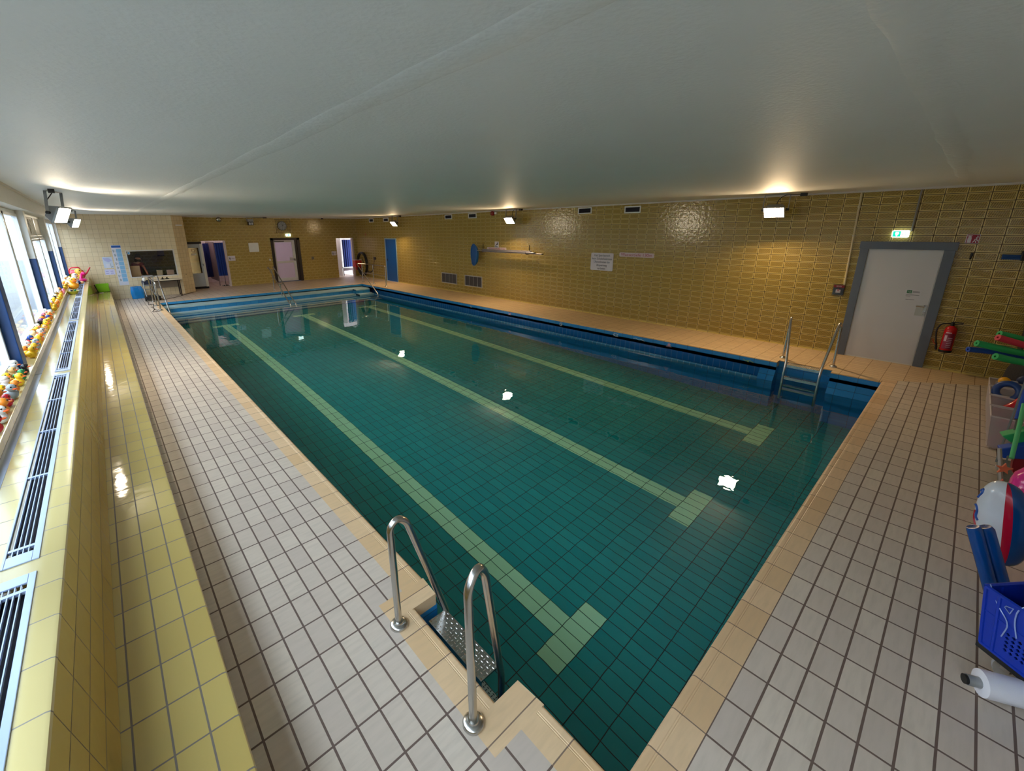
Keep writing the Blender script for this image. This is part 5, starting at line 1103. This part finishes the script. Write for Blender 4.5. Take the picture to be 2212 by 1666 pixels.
mb = MB(); n, m_ = 26, 16; vs = []; q0 = mid+ca*0.02-cb*0.02
for i in range(m_+1):
    th = PI*i/m_
    for k in range(n):
        a = 2*PI*k/n; rr = math.sin(th)**0.7*(1+0.07*math.sin(5*a+3*th)+0.05*math.sin(9*a-4*th)); vs.append(q0+ca*(0.20*rr*math.cos(a))+cb*(0.27*rr*math.sin(a))+zz*(0.52+(0.17 if th > PI/2 else 0.10)*-math.cos(th)*(1+0.25*math.sin(2*a+1))+0.03*math.sin(7*a+2*th)*math.sin(th)))
mb.add(vs, [(i*n+k, i*n+(k+1) % n, (i+1)*n+(k+1) % n, (i+1)*n+k) for i in range(m_) for k in range(n)])
t = obj('tarpaulin', mb, plain('tarp_blue', (6,50,160), 0.3, noise=0.15, scale=8), smooth=50); rebase(t, q0+zz*0.45); tag(t, 'crumpled blue plastic tarpaulin heaped in the blue crate', 'tarpaulin')
o = thing('rope_line', 'tangled clear plastic cord hanging over the blue crate', 'cord', cpt(0.1,0.0,zt)); mb = MB()
mb.tube(arc([cpt(0.0,0.02,zt)+zz*0.012,cpt(0.12,-0.015,0.44),cpt(0.25,-0.015,0.38),cpt(0.2,-0.015,0.28)], 0.05), 0.003, 5); mb.tube(arc([cpt(0.45,0.1,zt)+zz*0.1,cpt(0.3,-0.02,zt)+zz*0.012,cpt(0.28,-0.016,0.42),cpt(0.33,-0.016,0.33)], 0.05), 0.003, 5)
mb.tube([cpt(0.2,-0.02,0.47),cpt(0.26,-0.02,0.48),cpt(0.24,-0.02,0.44),cpt(0.19,-0.02,0.46)], 0.003, 5, closed=True); obj('cord', mb, plain('clear_cord', (150,170,220), 0.2), o, smooth=60)
# rolled mat, inflatable board
o = thing('rolled_mat', 'rolled dark blue vinyl mat leaning beside the white inflatable', 'mat', (3.95, -0.45, 0)); vb = plain('mat_blue_vinyl', (14,76,148), 0.18, noise=0.05)
for (bx, by), (tx, ty), r in (((3.99,-0.53),(3.92,-0.345),0.037), ((4.04,-0.585),(3.975,-0.395),0.039)):
    mb = MB(); mb.tube([(bx,by,0.002),(bx,by+0.01,0.05),(tx,ty-0.01,0.485),(tx,ty,0.50)], [r*0.9,r,r,r*0.82], 18); obj('roll', mb, vb, o, smooth=60)
o = thing('inflatable_float', 'white inflatable float with red stripe and blue back, painted squiggles', 'float', (4.30, -0.48, 0.1))
fm = [plain('float_white', (222,224,232), 0.15), plain('float_red', (196,16,52), 0.2), plain('float_blue', (8,70,130), 0.2)]
mb = MB(); n, m_ = 40, 22; vs = []; cF = Vector((4.32,-0.50,0.405)); ax = Vector((0.93,-0.36,0)).normalized(); ay = Vector((-0.36,-0.93,0)).normalized()
for i in range(m_+1):
    th = PI*i/m_; tz = -math.cos(th); rr = math.sin(th)**0.8
    lean = Vector((0.0,0.045,0))*tz
    for k in range(n):
        a = 2*PI*k/n; vs.append(cF+lean+ay*(0.135*rr*math.copysign(abs(math.cos(a))**0.8, math.cos(a)))+ax*(0.10*rr*math.sin(a))+zz*(0.295*tz))
for i in range(m_):
    for k in range(n):
        l = (k+1) % n; c_ = math.cos(2*PI*(k+0.5)/n); mb.mat(0 if c_ < 0.08 else 1 if c_ < 0.42 else 2).add([vs[i*n+k],vs[i*n+l],vs[(i+1)*n+l],vs[(i+1)*n+k]], [(0,1,2,3)])
ob = obj('float_body', mb, fm, o, smooth=80)
bm = bmesh.new(); bm.from_mesh(ob.data); bmesh.ops.remove_doubles(bm, verts=bm.verts, dist=0.0005); bm.to_mesh(ob.data); bm.free()
def onfloat(a, tz, off=1.0):
    rr = max(0.05, 1-tz*tz)**0.4; return cF+Vector((0,0.045,0))*tz+ay*(0.135*rr*math.copysign(abs(math.cos(a))**0.8, math.cos(a))*off)+ax*(0.10*rr*math.sin(a)*off)+zz*(0.295*tz)
for nm, m, cs in (('blue_squiggle', plain('squiggle_blue', (44,92,176), 0.3), [[(3.5,0.62),(3.7,0.72),(3.85,0.62),(3.6,0.45)],[(3.45,0.22),(3.7,0.28),(3.95,0.18),(3.85,0.0),(4.05,-0.06)],[(3.9,-0.5),(4.1,-0.42),(4.05,-0.58),(4.3,-0.5)]]),
                  ('red_squiggle', plain('squiggle_red', (196,40,56), 0.3), [[(3.75,0.12),(3.6,-0.06),(3.8,-0.2),(4.0,-0.28),(3.8,-0.4)],[(3.75,-0.25),(3.95,-0.33),(4.05,-0.28)]])):
    for c_ in cs:
        mb = MB(); mb.tube(arc([onfloat(a, t_, 1.005) for a, t_ in c_], 0.03), 0.008, 6); obj(nm, mb, m, o, smooth=60)
# metal trolley with floats
o = thing('float_trolley', 'galvanised metal trolley rack holding coloured swim floats', 'trolley', (6.0, -0.8, 0))
mb = MB()
def bar(a, b, w=0.022, t=0.006):
    a, b = Vector(a), Vector(b); d = (b-a); dn = d.normalized(); sd = dn.cross(Vector((0.2,1,0.1))).normalized(); mb.obox((a+b)/2, d/2, sd*w, dn.cross(sd)*t)
bar((5.72,-0.575,0.08), (6.42,-0.565,1.02)); bar((5.72,-1.05,0.08), (6.42,-1.05,1.02)); bar((6.42,-0.565,0.08),(6.42,-0.565,1.02)); bar((6.42,-1.05,0.08),(6.42,-1.05,1.02)); obj('side_bars', mb, M['galv'], o)
mb = MB(); bar((5.72,-0.575,0.09),(6.45,-0.575,0.09)); bar((5.72,-1.05,0.09),(6.45,-1.05,0.09)); bar((5.72,-0.575,0.09),(5.72,-1.05,0.09)); bar((6.45,-0.575,0.09),(6.45,-1.05,0.09)); mb.box(5.73,-1.05,0.10,6.45,-0.575,0.108); obj('base_tray', mb, M['galv'], o)
mb = MB(); mb.obox((5.745,-0.545,0.25), (0.022,0.045,0.19), (0.012,-0.006,0), (0.004,0.008,-0.002)); obj('side_panel', mb, plain('dull_cream_panel', (176,170,160), 0.5), o)
for x in (5.8, 6.4):
    for y in (-0.6, -1.02):
        mb = MB(); mb.cyl((x-0.012,y,0.035),(x+0.012,y,0.035),0.035,16); obj('caster', mb, M['trimwhite'], o, smooth=40)
def item(name, label, cat, mb, m, loc, smooth=50, bevel=0): t = obj(name, mb, m, smooth=smooth, bevel=bevel); rebase(t, loc); return tag(t, label, cat)
fg, fb, fr = plain('foam_green', (26,168,96), 0.6, bump=0.06, bscale=180), plain('foam_blue', (8,72,172), 0.6, bump=0.06, bscale=180), plain('foam_red', (206,44,74), 0.6, bump=0.06, bscale=180)
mb = MB(); mb.prism([(0,0),(0.20,0.11),(0.16,-0.13)], (5.95,-0.505,0.50), (0.25,-0.93,0.10), (0,0.05,1), (0.12,0.02,0)); item('triangle_float', 'green triangular foam float pointing out of the metal trolley', 'float', mb, fg, (6.0,-0.6,0.5), None, 0.01)
mb = MB(); mb.prism([(0,0),(0.19,0.085),(0.2,-0.07),(0.03,-0.09)], (5.88,-0.515,0.40), (0.25,-0.93,0.10), (0,0.05,1), (0.10,0.02,0)); item('triangle_float', 'blue foam float under the green triangular one in the metal trolley', 'float', mb, fb, (5.95,-0.6,0.4), None, 0.01)
mb = MB(); mb.tube([(5.70,-0.575,0.40),(5.90,-0.575,0.62),(6.1,-0.575,0.80)], 0.016, 10); item('float_strip', 'thin light green foam strip along the slanted trolley bar', 'float', mb, plain('foam_light_green', (96,200,130), 0.6), (5.9,-0.575,0.6))
mb = MB(); mb.prism([(0.115*math.cos(a*PI/10), 0.17*math.sin(a*PI/10)) for a in range(20)], (5.95,-0.72,0.30), (0.3,-0.95,0), (0,0,1), (0.03,0.01,0)); item('float_disc', 'dark red round float standing in the metal trolley', 'float', mb, plain('float_dark_red', (150,24,40), 0.5), (5.95,-0.72,0.11))
mb = MB(); mb.prism([(0.055*(1 if k % 2 == 0 else 0.42)*math.cos(k*PI/5+PI/2), 0.055*(1 if k % 2 == 0 else 0.42)*math.sin(k*PI/5+PI/2)) for k in range(10)], (5.66,-0.555,0.30), (0.3,-0.95,0), (0,0,1), (0.015,0.005,0)); item('star_toy', 'small orange star toy hanging at the slanted trolley bar, the higher one', 'toy', mb, plain('star_orange', (226,120,84), 0.5), (5.66,-0.555,0.30), None)
mb = MB(); mb.prism([(0.05*(1 if k % 2 == 0 else 0.42)*math.cos(k*PI/5+PI/2), 0.05*(1 if k % 2 == 0 else 0.42)*math.sin(k*PI/5+PI/2)) for k in range(10)], (5.62,-0.565,0.17), (0.3,-0.95,0), (0,0,1), (0.015,0.005,0)); item('star_toy', 'small orange star toy hanging at the slanted trolley bar, the lower one', 'toy', mb, plain('star_orange_low', (216,110,90), 0.5), (5.62,-0.565,0.17), None)
mb = MB(); mb.tube(arc([(6.12,-0.575,0.64),(6.2,-0.575,0.76),(6.24,-0.575,0.90)], 0.1), [0.018]*2+[0.024]*6 if False else 0.024, 10); item('float_bar', 'blue foam bar upright at the right edge above the metal trolley', 'float', mb, fb, (6.2,-0.575,0.7))
# pink inflatable ring in front of the trolley
mb = MB(); c0 = Vector((5.0,-0.83,0.42)); n1 = Vector((-0.80,0.50,0.33)).normalized(); e1 = n1.cross(zz).normalized(); e2 = e1.cross(n1); pts = []
mb.tube([c0+e1*0.20*math.cos(a*PI/16)+e2*0.20*math.sin(a*PI/16) for a in range(32)], [0.12+0.006*math.sin(a*2.4) for a in range(32)], 16, closed=True); item('swim_ring', 'glossy hot pink inflatable ring at the right edge above the white float', 'ring', mb, plain('hot_pink_vinyl', (236,60,150), 0.15), (5.0,-0.83,0.11), 60)
mb = MB(); mb.box(4.78,-1.1,0.0,5.25,-0.62,0.105); item('low_box', 'low grey box under the pink inflatable ring', 'box', mb, M['graypaint'], (5.0,-0.86,0), None, 0.01)
# translucent bins
binm = pane('bin_plastic', (0.80,0.77,0.80)); bm2 = bpy.data.materials.new('bin_milky'); bm2.use_nodes = True; nt = bm2.node_tree; nt.nodes.clear()
df = N(nt, 'ShaderNodeBsdfDiffuse'); df.inputs[0].default_value = (*lin((206,196,200)), 1); tr = N(nt, 'ShaderNodeBsdfTransparent'); mx = N(nt, 'ShaderNodeMixShader'); mx.inputs[0].default_value = 0.62
oo = N(nt, 'ShaderNodeOutputMaterial'); nt.links.new(df.outputs[0], mx.inputs[1]); nt.links.new(tr.outputs[0], mx.inputs[2]); nt.links.new(mx.outputs[0], oo.inputs[0])
def bin_(x, label, z=0.015, h=0.36, w=0.42, dpt=0.40):
    t = thing('storage_bin', label, 'bin', (x+w/2, -0.68, 0), 'translucent plastic bins'); mb = MB(); y1 = -0.475; th = 0.004; k = 0.03
    lo = [(x+k,y1-k-0.01),(x+w-k,y1-k-0.01),(x+w-k,y1-dpt+k),(x+k,y1-dpt+k)]; hi = [(x,y1),(x+w,y1),(x+w,y1-dpt),(x,y1-dpt)]
    for i in range(4):
        j = (i+1) % 4; A = Vector((*lo[i],z)); B = Vector((*lo[j],z)); Cc = Vector((*hi[j],z+h)); Dd = Vector((*hi[i],z+h)); nn = (B-A).cross(zz).normalized()*th
        mb.add([A,B,Cc,Dd,A-nn,B-nn,Cc-nn,Dd-nn], [(0,1,2,3),(7,6,5,4)])
    mb.add([(*q,z) for q in lo], [(0,1,2,3)]); obj('bin_body', mb, bm2, t)
    mb = MB(); mb.tube([(*q,z+h) for q in hi], 0.009, 6, closed=True); obj('bin_rim', mb, plain('bin_rim_milky', (196,186,188), 0.4), t)
    for qx, qy in lo:
        mb = MB(); mb.ell((qx+(0.02 if qx < x+w/2 else -0.02), qy+(0.02 if qy < -0.65 else -0.02), 0.012), 0.012, 8, 6); obj('foot', mb, M['trimwhite'], t)
bin_(6.98, 'translucent bin of rosy discs, nearest the metal trolley'); bin_(7.45, 'translucent bin holding a red toy boot, second from the metal trolley'); bin_(7.93, 'translucent bin under the blue coiled ring'); bin_(8.40, 'translucent bin farthest from the metal trolley, under a yellow ball')
rosy = plain('rosy_disc', (176,66,96), 0.5)
for i, (x, y, z, ti) in enumerate(((7.10,-0.62,0.07,0.2),(7.14,-0.66,0.16,0.1),(7.20,-0.62,0.24,-0.1),(7.12,-0.65,0.31,0.15),(7.27,-0.70,0.10,0.0))):
    mb = MB(); mb.lathe([(0.05,-0.016),(0.085,-0.02),(0.095,0.0),(0.085,0.02),(0.05,0.016),(0.045,0.0),(0.05,-0.016)], (x,y,z), 20, Matrix.Rotation(ti+(1.2 if i == 0 else 0), 3, 'Y'))
    t = item('diving_ring', ('rosy diving ring standing upright at the front of the first bin', 'rosy diving ring lying second from the bottom in the first bin', 'rosy diving ring lying third from the bottom in the first bin', 'rosy diving ring lying topmost in the first bin', 'rosy diving ring at the back of the first bin')[i], 'ring', mb, rosy, (x,y,z)); t['group'] = 'rosy rings in the first bin'
mb = MB(); mb.tube(arc([(7.62,-0.72,0.46),(7.60,-0.66,0.36),(7.58,-0.60,0.30),(7.56,-0.555,0.27)], 0.06), 0.055, 14); mb.ell((7.56,-0.565,0.275), (0.065,0.06,0.055)); mb.ell((7.60,-0.69,0.28), (0.07,0.06,0.06)); mb.tube([(7.62,-0.715,0.43),(7.63,-0.735,0.50)], [0.055,0.045], 14); item('toy_boot', 'glossy red plastic toy boot on top of the second bin', 'toy', mb, plain('glossy_red_plastic', (200,14,34), 0.2), (7.58,-0.64,0.22), 70)
mb = MB(); mb.box(7.50,-0.83,0.03,7.84,-0.53,0.20); item('folded_cloth', 'dark folded cloth filling the second bin', 'cloth', mb, plain('dark_cloth', (86,50,60), 0.8), (7.66,-0.68,0.03), None, 0.03)
mb = MB(); c0 = Vector((7.98,-0.60,0.43)); n1 = Vector((-0.85,0.30,0.42)).normalized(); e1 = n1.cross(zz).normalized(); e2 = e1.cross(n1)
mb.tube([c0+e1*0.095*math.cos(a*PI/14)+e2*0.095*math.sin(a*PI/14)+n1*0.02*math.sin(a*PI/14) for a in range(29)], 0.036, 14); item('coiled_ring', 'dark blue foam ring resting on the third bin', 'ring', mb, plain('ring_blue', (10,58,128), 0.4), (7.98,-0.60,0.35), 70)
mb = MB(); mb.box(7.97,-0.83,0.03,8.31,-0.53,0.30); item('folded_cloth', 'pale folded cloth filling the third bin', 'cloth', mb, plain('pale_cloth', (150,140,136), 0.8), (8.14,-0.68,0.03), None, 0.03)
mb = MB(); mb.ell((8.46,-0.585,0.44), 0.055, 18, 12); item('ball', 'yellow ball on the farthest bin', 'ball', mb, plain('ball_yellow', (232,164,22), 0.4), (8.46,-0.585,0.385), 80)
mb = MB(); mb.box(8.44,-0.83,0.03,8.78,-0.53,0.375); item('folded_cloth', 'grey folded cloth filling the farthest bin', 'cloth', mb, plain('grey_cloth', (130,126,124), 0.8), (8.6,-0.68,0.03), None, 0.03)
# black net sack with blue things, noodles on top
o = thing('net_sack', 'tall black net sack stuffed with dark blue floats at the right edge', 'sack', (9.15, -0.95, 0)); mb = MB(); n, m_ = 24, 12; vs = []
for i in range(m_+1):
    t_ = i/m_
    for k in range(n):
        a = 2*PI*k/n; w_ = (0.33+0.06*math.sin(PI*t_)+0.015*math.sin(4*a+5*t_)); vs.append((9.15+w_*math.cos(a), -0.97+w_*0.92*math.sin(a), 0.005+0.66*t_))
mb.add(vs, [(i*n+k, i*n+(k+1) % n, (i+1)*n+(k+1) % n, (i+1)*n+k) for i in range(m_) for k in range(n)]+[tuple(reversed(range(n))), tuple(m_*n+k for k in range(n))]); obj('net', mb, plain('black_net', (16,18,26), 0.7, bump=0.6, bscale=40), o, smooth=60)
for x, y, z, r in ((8.84,-0.80,0.40,0.10),(8.83,-0.92,0.22,0.12),(8.90,-0.72,0.20,0.09)):
    mb = MB(); mb.ell((x,y,z), (0.05,r,r*0.8)); obj('blue_float', mb, plain('deep_navy_float', (10,38,84), 0.5), o, smooth=70)
def noodle(label, pts, m, r=0.036):
    pts = arc(pts, 0.3, 8); t = thing('pool_noodle', label, 'noodle', pts[-1], 'foam pool noodles on the net sack'); mb = MB(); mb.tube(pts, r, 16, caps=False)
    d = (pts[1]-pts[0]).normalized(); mb.tube([pts[0]-d*0.002, pts[0]+d*0.12], 0.012, 12, caps=False); obj('foam', mb, m, t, smooth=60)
    nn = d.orthogonal().normalized(); b2 = d.cross(nn); mb = MB(); k = 16
    mb.add([pts[0]+(nn*math.cos(2*PI*i/k)+b2*math.sin(2*PI*i/k))*r for i in range(k)]+[pts[0]+(nn*math.cos(2*PI*i/k)+b2*math.sin(2*PI*i/k))*0.012 for i in range(k)], [(i,(i+1) % k,k+(i+1) % k,k+i) for i in range(k)]); obj('cut_end', mb, m, t)
noodle('blue pool noodle, reaching out farthest from the net sack', [(8.50,-0.20,0.782),(8.65,-0.42,0.765),(8.9,-0.80,0.705),(9.0,-1.15,0.70)], fb)
noodle('green pool noodle directly above the blue noodle', [(8.45,-0.255,0.885),(8.65,-0.60,0.80),(8.85,-0.92,0.755),(8.95,-1.2,0.74)], fg, 0.042)
noodle('red pool noodle on top of the green ones', [(8.5,-0.415,0.985),(8.7,-0.70,0.88),(8.85,-0.95,0.83),(8.95,-1.2,0.81)], fr, 0.040)
noodle('uppermost green pool noodle, behind the red noodle', [(8.75,-0.43,0.995),(8.95,-0.72,0.91),(9.1,-0.95,0.86),(9.2,-1.2,0.82)], fg, 0.040)
noodle('lowest green pool noodle with blunt end, below the blue noodle', [(8.30,-0.435,0.775),(8.5,-0.70,0.70),(8.75,-1.0,0.715),(8.9,-1.22,0.71)], fg, 0.042)
o = thing('traffic_cone', 'yellow cone behind the noodles at the right edge', 'cone', (9.3, -0.9, 0.66)); mb = MB(); mb.lathe([(0.0,0.0),(0.16,0.0),(0.155,0.02),(0.10,0.03),(0.03,0.34),(0.0,0.345)], (9.28,-0.80,0.668), 22); obj('cone_body', mb, plain('cone_yellow', (232,160,16), 0.4), o, smooth=40)
mb = MB(); mb.box(9.75,-1.25,0.0,10.25,-0.72,1.12); mb.box(9.70,-1.28,1.12,10.3,-0.69,1.15); item('tall_case', 'tall black mesh case in the corner behind the yellow cone', 'case', mb, plain('black_mesh_case', (26,26,30), 0.6, bump=0.5, bscale=50), (10.0,-0.98,0), None, 0.008)

# ------------------------------------------------------------------ rubber ducks on the sill
dm = bpy.data.materials.new('duck_vinyl'); dm.use_nodes = True; nt = dm.node_tree; p = nt.nodes['Principled BSDF']; oi = N(nt, 'ShaderNodeObjectInfo'); nt.links.new(oi.outputs['Color'], p.inputs['Base Color']); p.inputs['Roughness'].default_value = 0.32
beakm = plain('duck_beak_orange', (230,92,24), 0.4); eyem = plain('duck_eye_black', (14,14,16), 0.3); capw = plain('duck_cap_white', (228,224,218), 0.4)
def duck_mesh(cap):
    mb = MB(); mb.mat(0); n, m_ = 14, 9
    mb.ell((0,0,0.036), (0.040,0.034,0.036), n, m_); mb.ell((0.016,0,0.088), (0.028,0.027,0.028), n, m_); mb.ell((-0.036,0,0.056), (0.020,0.016,0.018), 10, 6)
    mb.ell((-0.006,0.031,0.044), (0.024,0.010,0.017), 10, 6); mb.ell((-0.006,-0.031,0.044), (0.024,0.010,0.017), 10, 6)
    mb.mat(1).ell((0.046,0,0.082), (0.016,0.014,0.006), 10, 6)
    mb.mat(2).ell((0.036,0.014,0.098), 0.0055, 8, 5); mb.ell((0.036,-0.014,0.098), 0.0055, 8, 5)
    if cap: mb.mat(3).ell((0.010,0,0.106), (0.030,0.030,0.020), n, 7)
    me = bpy.data.meshes.new('duck'); me.from_pydata([tuple(q) for q in mb.v], [], mb.f)
    for m in (dm, beakm, eyem, capw): me.materials.append(m)
    me.polygons.foreach_set('material_index', mb.m); me.polygons.foreach_set('use_smooth', [True]*len(me.polygons)); me.update(); return me
dmesh, dmesh_cap = duck_mesh(False), duck_mesh(True)
DC = {'yellow': (248,196,36), 'white': (230,228,224), 'black': (26,26,30), 'green': (36,132,70), 'orange': (240,140,40), 'red': (208,26,44), 'grey': (150,162,166), 'tan': (224,176,110), 'blue': (40,72,150), 'navy': (26,34,74), 'pink': (232,140,160), 'cream': (240,224,170), 'purple': (104,54,120), 'teal': (20,90,96)}
segs = [('before first blue post', 4.45, 6.45, ['red','navy','white','teal','orange','grey','red','orange','grey','yellow','orange','white*','yellow','yellow','green','tan','black','white*']),
        ('between first and second blue post', 7.05, 10.55, ['yellow','orange','yellow','white','grey','red','yellow','blue','orange','cream','white*','orange','grey','yellow','tan','cream*','yellow','black','yellow','purple','yellow','orange','blue','navy','orange','pink','cream*','white*']),
        ('between second and third blue post', 11.2, 14.7, ['yellow','yellow','orange','white*','tan','yellow','yellow','black','yellow','cream*','yellow','yellow','orange','white*','pink','orange']),
        ('between third and last blue post', 15.4, 18.9, ['yellow','white*','tan','orange','white','yellow*','tan','white*','cream','orange','white','tan*','yellow','white'])]
ordn = ['first','second','third','fourth','fifth','sixth','seventh','eighth','ninth','tenth','eleventh','twelfth','thirteenth','fourteenth']
first = True
for where, ya, yb, cols in segs:
    n = len(cols); h = (n+1)//2
    for i, cname in enumerate(cols):
        row = i % 2; k = i//2; cap = cname.endswith('*'); cname = cname.strip('*')
        y = ya+(yb-ya)*(k+0.25+0.5*row)/h+random.uniform(-0.02,0.02); x = (-0.815 if row == 0 else -0.888)+random.uniform(-0.01,0.01)
        o = bpy.data.objects.new('rubber_duck', dmesh_cap if cap else dmesh); C.objects.link(o)
        s_ = random.uniform(1.0, 1.3); o.location = (x, y, 0.9455); o.rotation_euler = (0, 0, random.uniform(-1.3, 0.6)); o.scale = (s_, s_, s_)
        o.color = (*lin(DC[cname]), 1)
        tag(o, '%s rubber duck%s, %s in %s row %s' % (cname, ' with white cap' if cap else '', ordn[k], 'front' if row == 0 else 'back', where), 'rubber duck', 'rubber ducks along the window sill')
def big_duck(name, label, c, s, body, beak, rot=0.0, cat='toy duck'):
    o = thing(name, label, cat, c); Mx = Matrix.Rotation(rot, 3, 'Z'); V = lambda x, y, z: Vector(c)+Mx @ Vector((x*s,y*s,z*s))
    mb = MB(); mb.ell(V(0,0,0.33), (0.46*s,0.36*s,0.33*s), 22, 14, Mx); mb.ell(V(-0.40,0,0.5), (0.18*s,0.14*s,0.16*s), 14, 8, Mx); obj('body', mb, body, o, smooth=80)
    mb = MB(); mb.ell(V(0.20,0,0.82), (0.26*s,0.25*s,0.26*s), 20, 12, Mx); obj('head', mb, body, o, smooth=80)
    mb = MB(); mb.ell(V(0.48,0,0.76), (0.16*s,0.15*s,0.06*s), 14, 8, Mx); obj('beak', mb, beak, o, smooth=80)
    for k in (-1, 1):
        mb = MB(); mb.ell(V(0.38,0.13*k,0.92), 0.05*s, 10, 6); obj('eye', mb, eyem, o, smooth=80)
        mb = MB(); mb.ell(V(-0.05,0.33*k,0.38), (0.24*s,0.08*s,0.16*s), 12, 8, Mx); obj('wing', mb, body, o, smooth=80)
    return o
yv, ov, wv, mv = plain('toy_yellow', (250,206,84), 0.35), plain('toy_orange', (244,164,32), 0.35), plain('toy_white', (232,226,214), 0.35), plain('toy_magenta', (206,12,110), 0.3)
o = thing('toy_bowl', 'yellow green bowl of small toys on the far end of the ledge', 'bowl', (-0.67, 15.1, 0.856)); mb = MB(); mb.lathe([(0.0,0.0),(0.085,0.0),(0.135,0.075),(0.128,0.075),(0.08,0.01),(0.0,0.01)], (-0.672,15.1,0.856), 24); obj('shell', mb, plain('bowl_yellow_green', (206,196,50), 0.35), o, smooth=50)
for i, (dx, dy, cn) in enumerate(((0.04,0.02,'green'),(-0.05,0.0,'white'),(0.0,-0.05,'navy'),(0.0,0.05,'yellow'))):
    d_ = bpy.data.objects.new('rubber_duck', dmesh); C.objects.link(d_); d_.location = (-0.672+dx, 15.1+dy, 0.872); d_.rotation_euler = (0,0,i*1.4); d_.color = (*lin(DC[cn]),1); d_.scale = (0.85,)*3
    tag(d_, '%s rubber duck lying in the yellow green bowl on the ledge' % cn, 'rubber duck', 'ducks in the yellow green bowl')
big_duck('toy_duck', 'big orange toy duck on the ledge behind the yellow green bowl', (-0.68,16.3,0.856), 0.30, ov, beakm, -1.2)
big_duck('toy_duck', 'medium white toy duck with yellow neighbours near the ledge end', (-0.70,17.3,0.856), 0.27, wv, beakm, -0.9)
big_duck('toy_duck', 'cream toy duck standing close to the sill before the white one', (-0.77,16.75,0.945), 0.20, plain('toy_cream', (244,222,160), 0.4), beakm, -0.8)
o = thing('toy_fish', 'blue and peach toy fish lying on the ledge end grille', 'toy', (-0.62,17.95,0.856)); mb = MB(); mb.ell((-0.64,17.9,0.91), (0.085,0.14,0.055), 16, 10); obj('body', mb, plain('toy_blue', (24,52,132), 0.35), o, smooth=80)
mb = MB(); mb.ell((-0.555,17.95,0.90), (0.07,0.09,0.045), 14, 8); obj('belly', mb, plain('toy_peach', (240,190,140), 0.4), o, smooth=80)
mb = MB(); mb.prism([(-0.66,0.91),(-0.76,0.98),(-0.74,0.86)], (0,17.9,0), (1,0,0), (0,0,1), (0,0.03,0)); obj('tail', mb, plain('toy_blue_tail', (40,80,170), 0.35), o)
big_duck('toy_duck', 'big white toy duck in front of the red watering can', (-0.72,18.45,0.856), 0.28, wv, beakm, -0.7)
big_duck('toy_duck', 'large pale yellow toy duck against the red watering can', (-0.66,19.25,0.856), 0.36, yv, beakm, -0.5)
o = thing('toy_boat', 'magenta toy boat on the ledge end beside the pale yellow duck', 'toy', (-0.52,18.75,0.856)); mb = MB(); mb.ell((-0.545,18.75,0.905), (0.13,0.26,0.05), 20, 10); obj('hull', mb, mv, o, smooth=70)
mb = MB(); mb.tube(arc([(-0.56,18.82,0.93),(-0.54,18.9,1.05),(-0.48,18.86,1.12),(-0.46,18.80,1.10)], 0.06), [0.05]*14 if False else 0.042, 12); mb.ell((-0.46,18.80,1.10), (0.04,0.05,0.035)); obj('neck', mb, mv, o, smooth=70)
o = thing('watering_can', 'red plastic watering can on the ledge against the cream wall', 'watering can', (-0.62,20.05,0.856)); cr = plain('can_red', (214,34,60), 0.35)
mb = MB(); mb.lathe([(0.0,0.0),(0.15,0.0),(0.19,0.05),(0.20,0.16),(0.17,0.26),(0.12,0.285),(0.0,0.285)], (-0.66,20.08,0.866), 26, Matrix.Scale(0.85, 3, Vector((0,1,0)))); obj('tank', mb, cr, o, smooth=50)
mb = MB(); mb.tube([(-0.50,20.08,0.97),(-0.42,20.07,1.03),(-0.30,20.06,1.22)], [0.04,0.026,0.018], 12); obj('spout', mb, cr, o, smooth=60)
mb = MB(); mb.tube(arc([(-0.56,20.08,1.14),(-0.58,20.08,1.235),(-0.80,20.08,1.235),(-0.87,20.08,1.10),(-0.83,20.08,0.97)], 0.07), 0.018, 10); obj('handle', mb, cr, o, smooth=60)
# green box and strap on the bench
o = thing('green_crate', 'lime green open box standing on the far end of the bench', 'box', (-0.1,20.1,0.35)); gl = plain('lime_plastic', (132,196,16), 0.35); mb = MB(); x0, x1, y0, y1, z0, z1 = -0.275, 0.075, 19.95, 20.30, 0.355, 0.605; e = 0.012
mb.box(x0,y0,z0,x1,y0+e,z1); mb.box(x0,y1-e,z0,x1,y1,z1); mb.box(x0,y0,z0,x0+e,y1,z1); mb.box(x1-e,y0,z0,x1,y1,z1); mb.box(x0,y0,z0,x1,y1,z0+e); obj('box_body', mb, gl, o)
mb = MB(); mb.tube([(x0,y0,z1),(x1,y0,z1),(x1,y1,z1),(x0,y1,z1)], 0.012, 6, closed=True); obj('rim', mb, gl, o)
o = thing('floor_wiper', 'small black handled wiper leaning on the lime green box', 'wiper', (-0.26,19.8,0.35)); mb = MB(); mb.tube([(-0.305,19.92,0.62),(-0.26,19.80,0.45),(-0.235,19.75,0.372)], [0.016,0.013,0.012], 8); obj('handle', mb, M['black'], o, smooth=60)
mb = MB(); mb.box(-0.32,19.72,0.352,-0.15,19.76,0.376); obj('blade', mb, M['black'], o)
mb = MB(); mb.box(-0.22,19.66,0.351,-0.10,19.72,0.362); obj('white_edge', mb, M['whitepaint'], o)
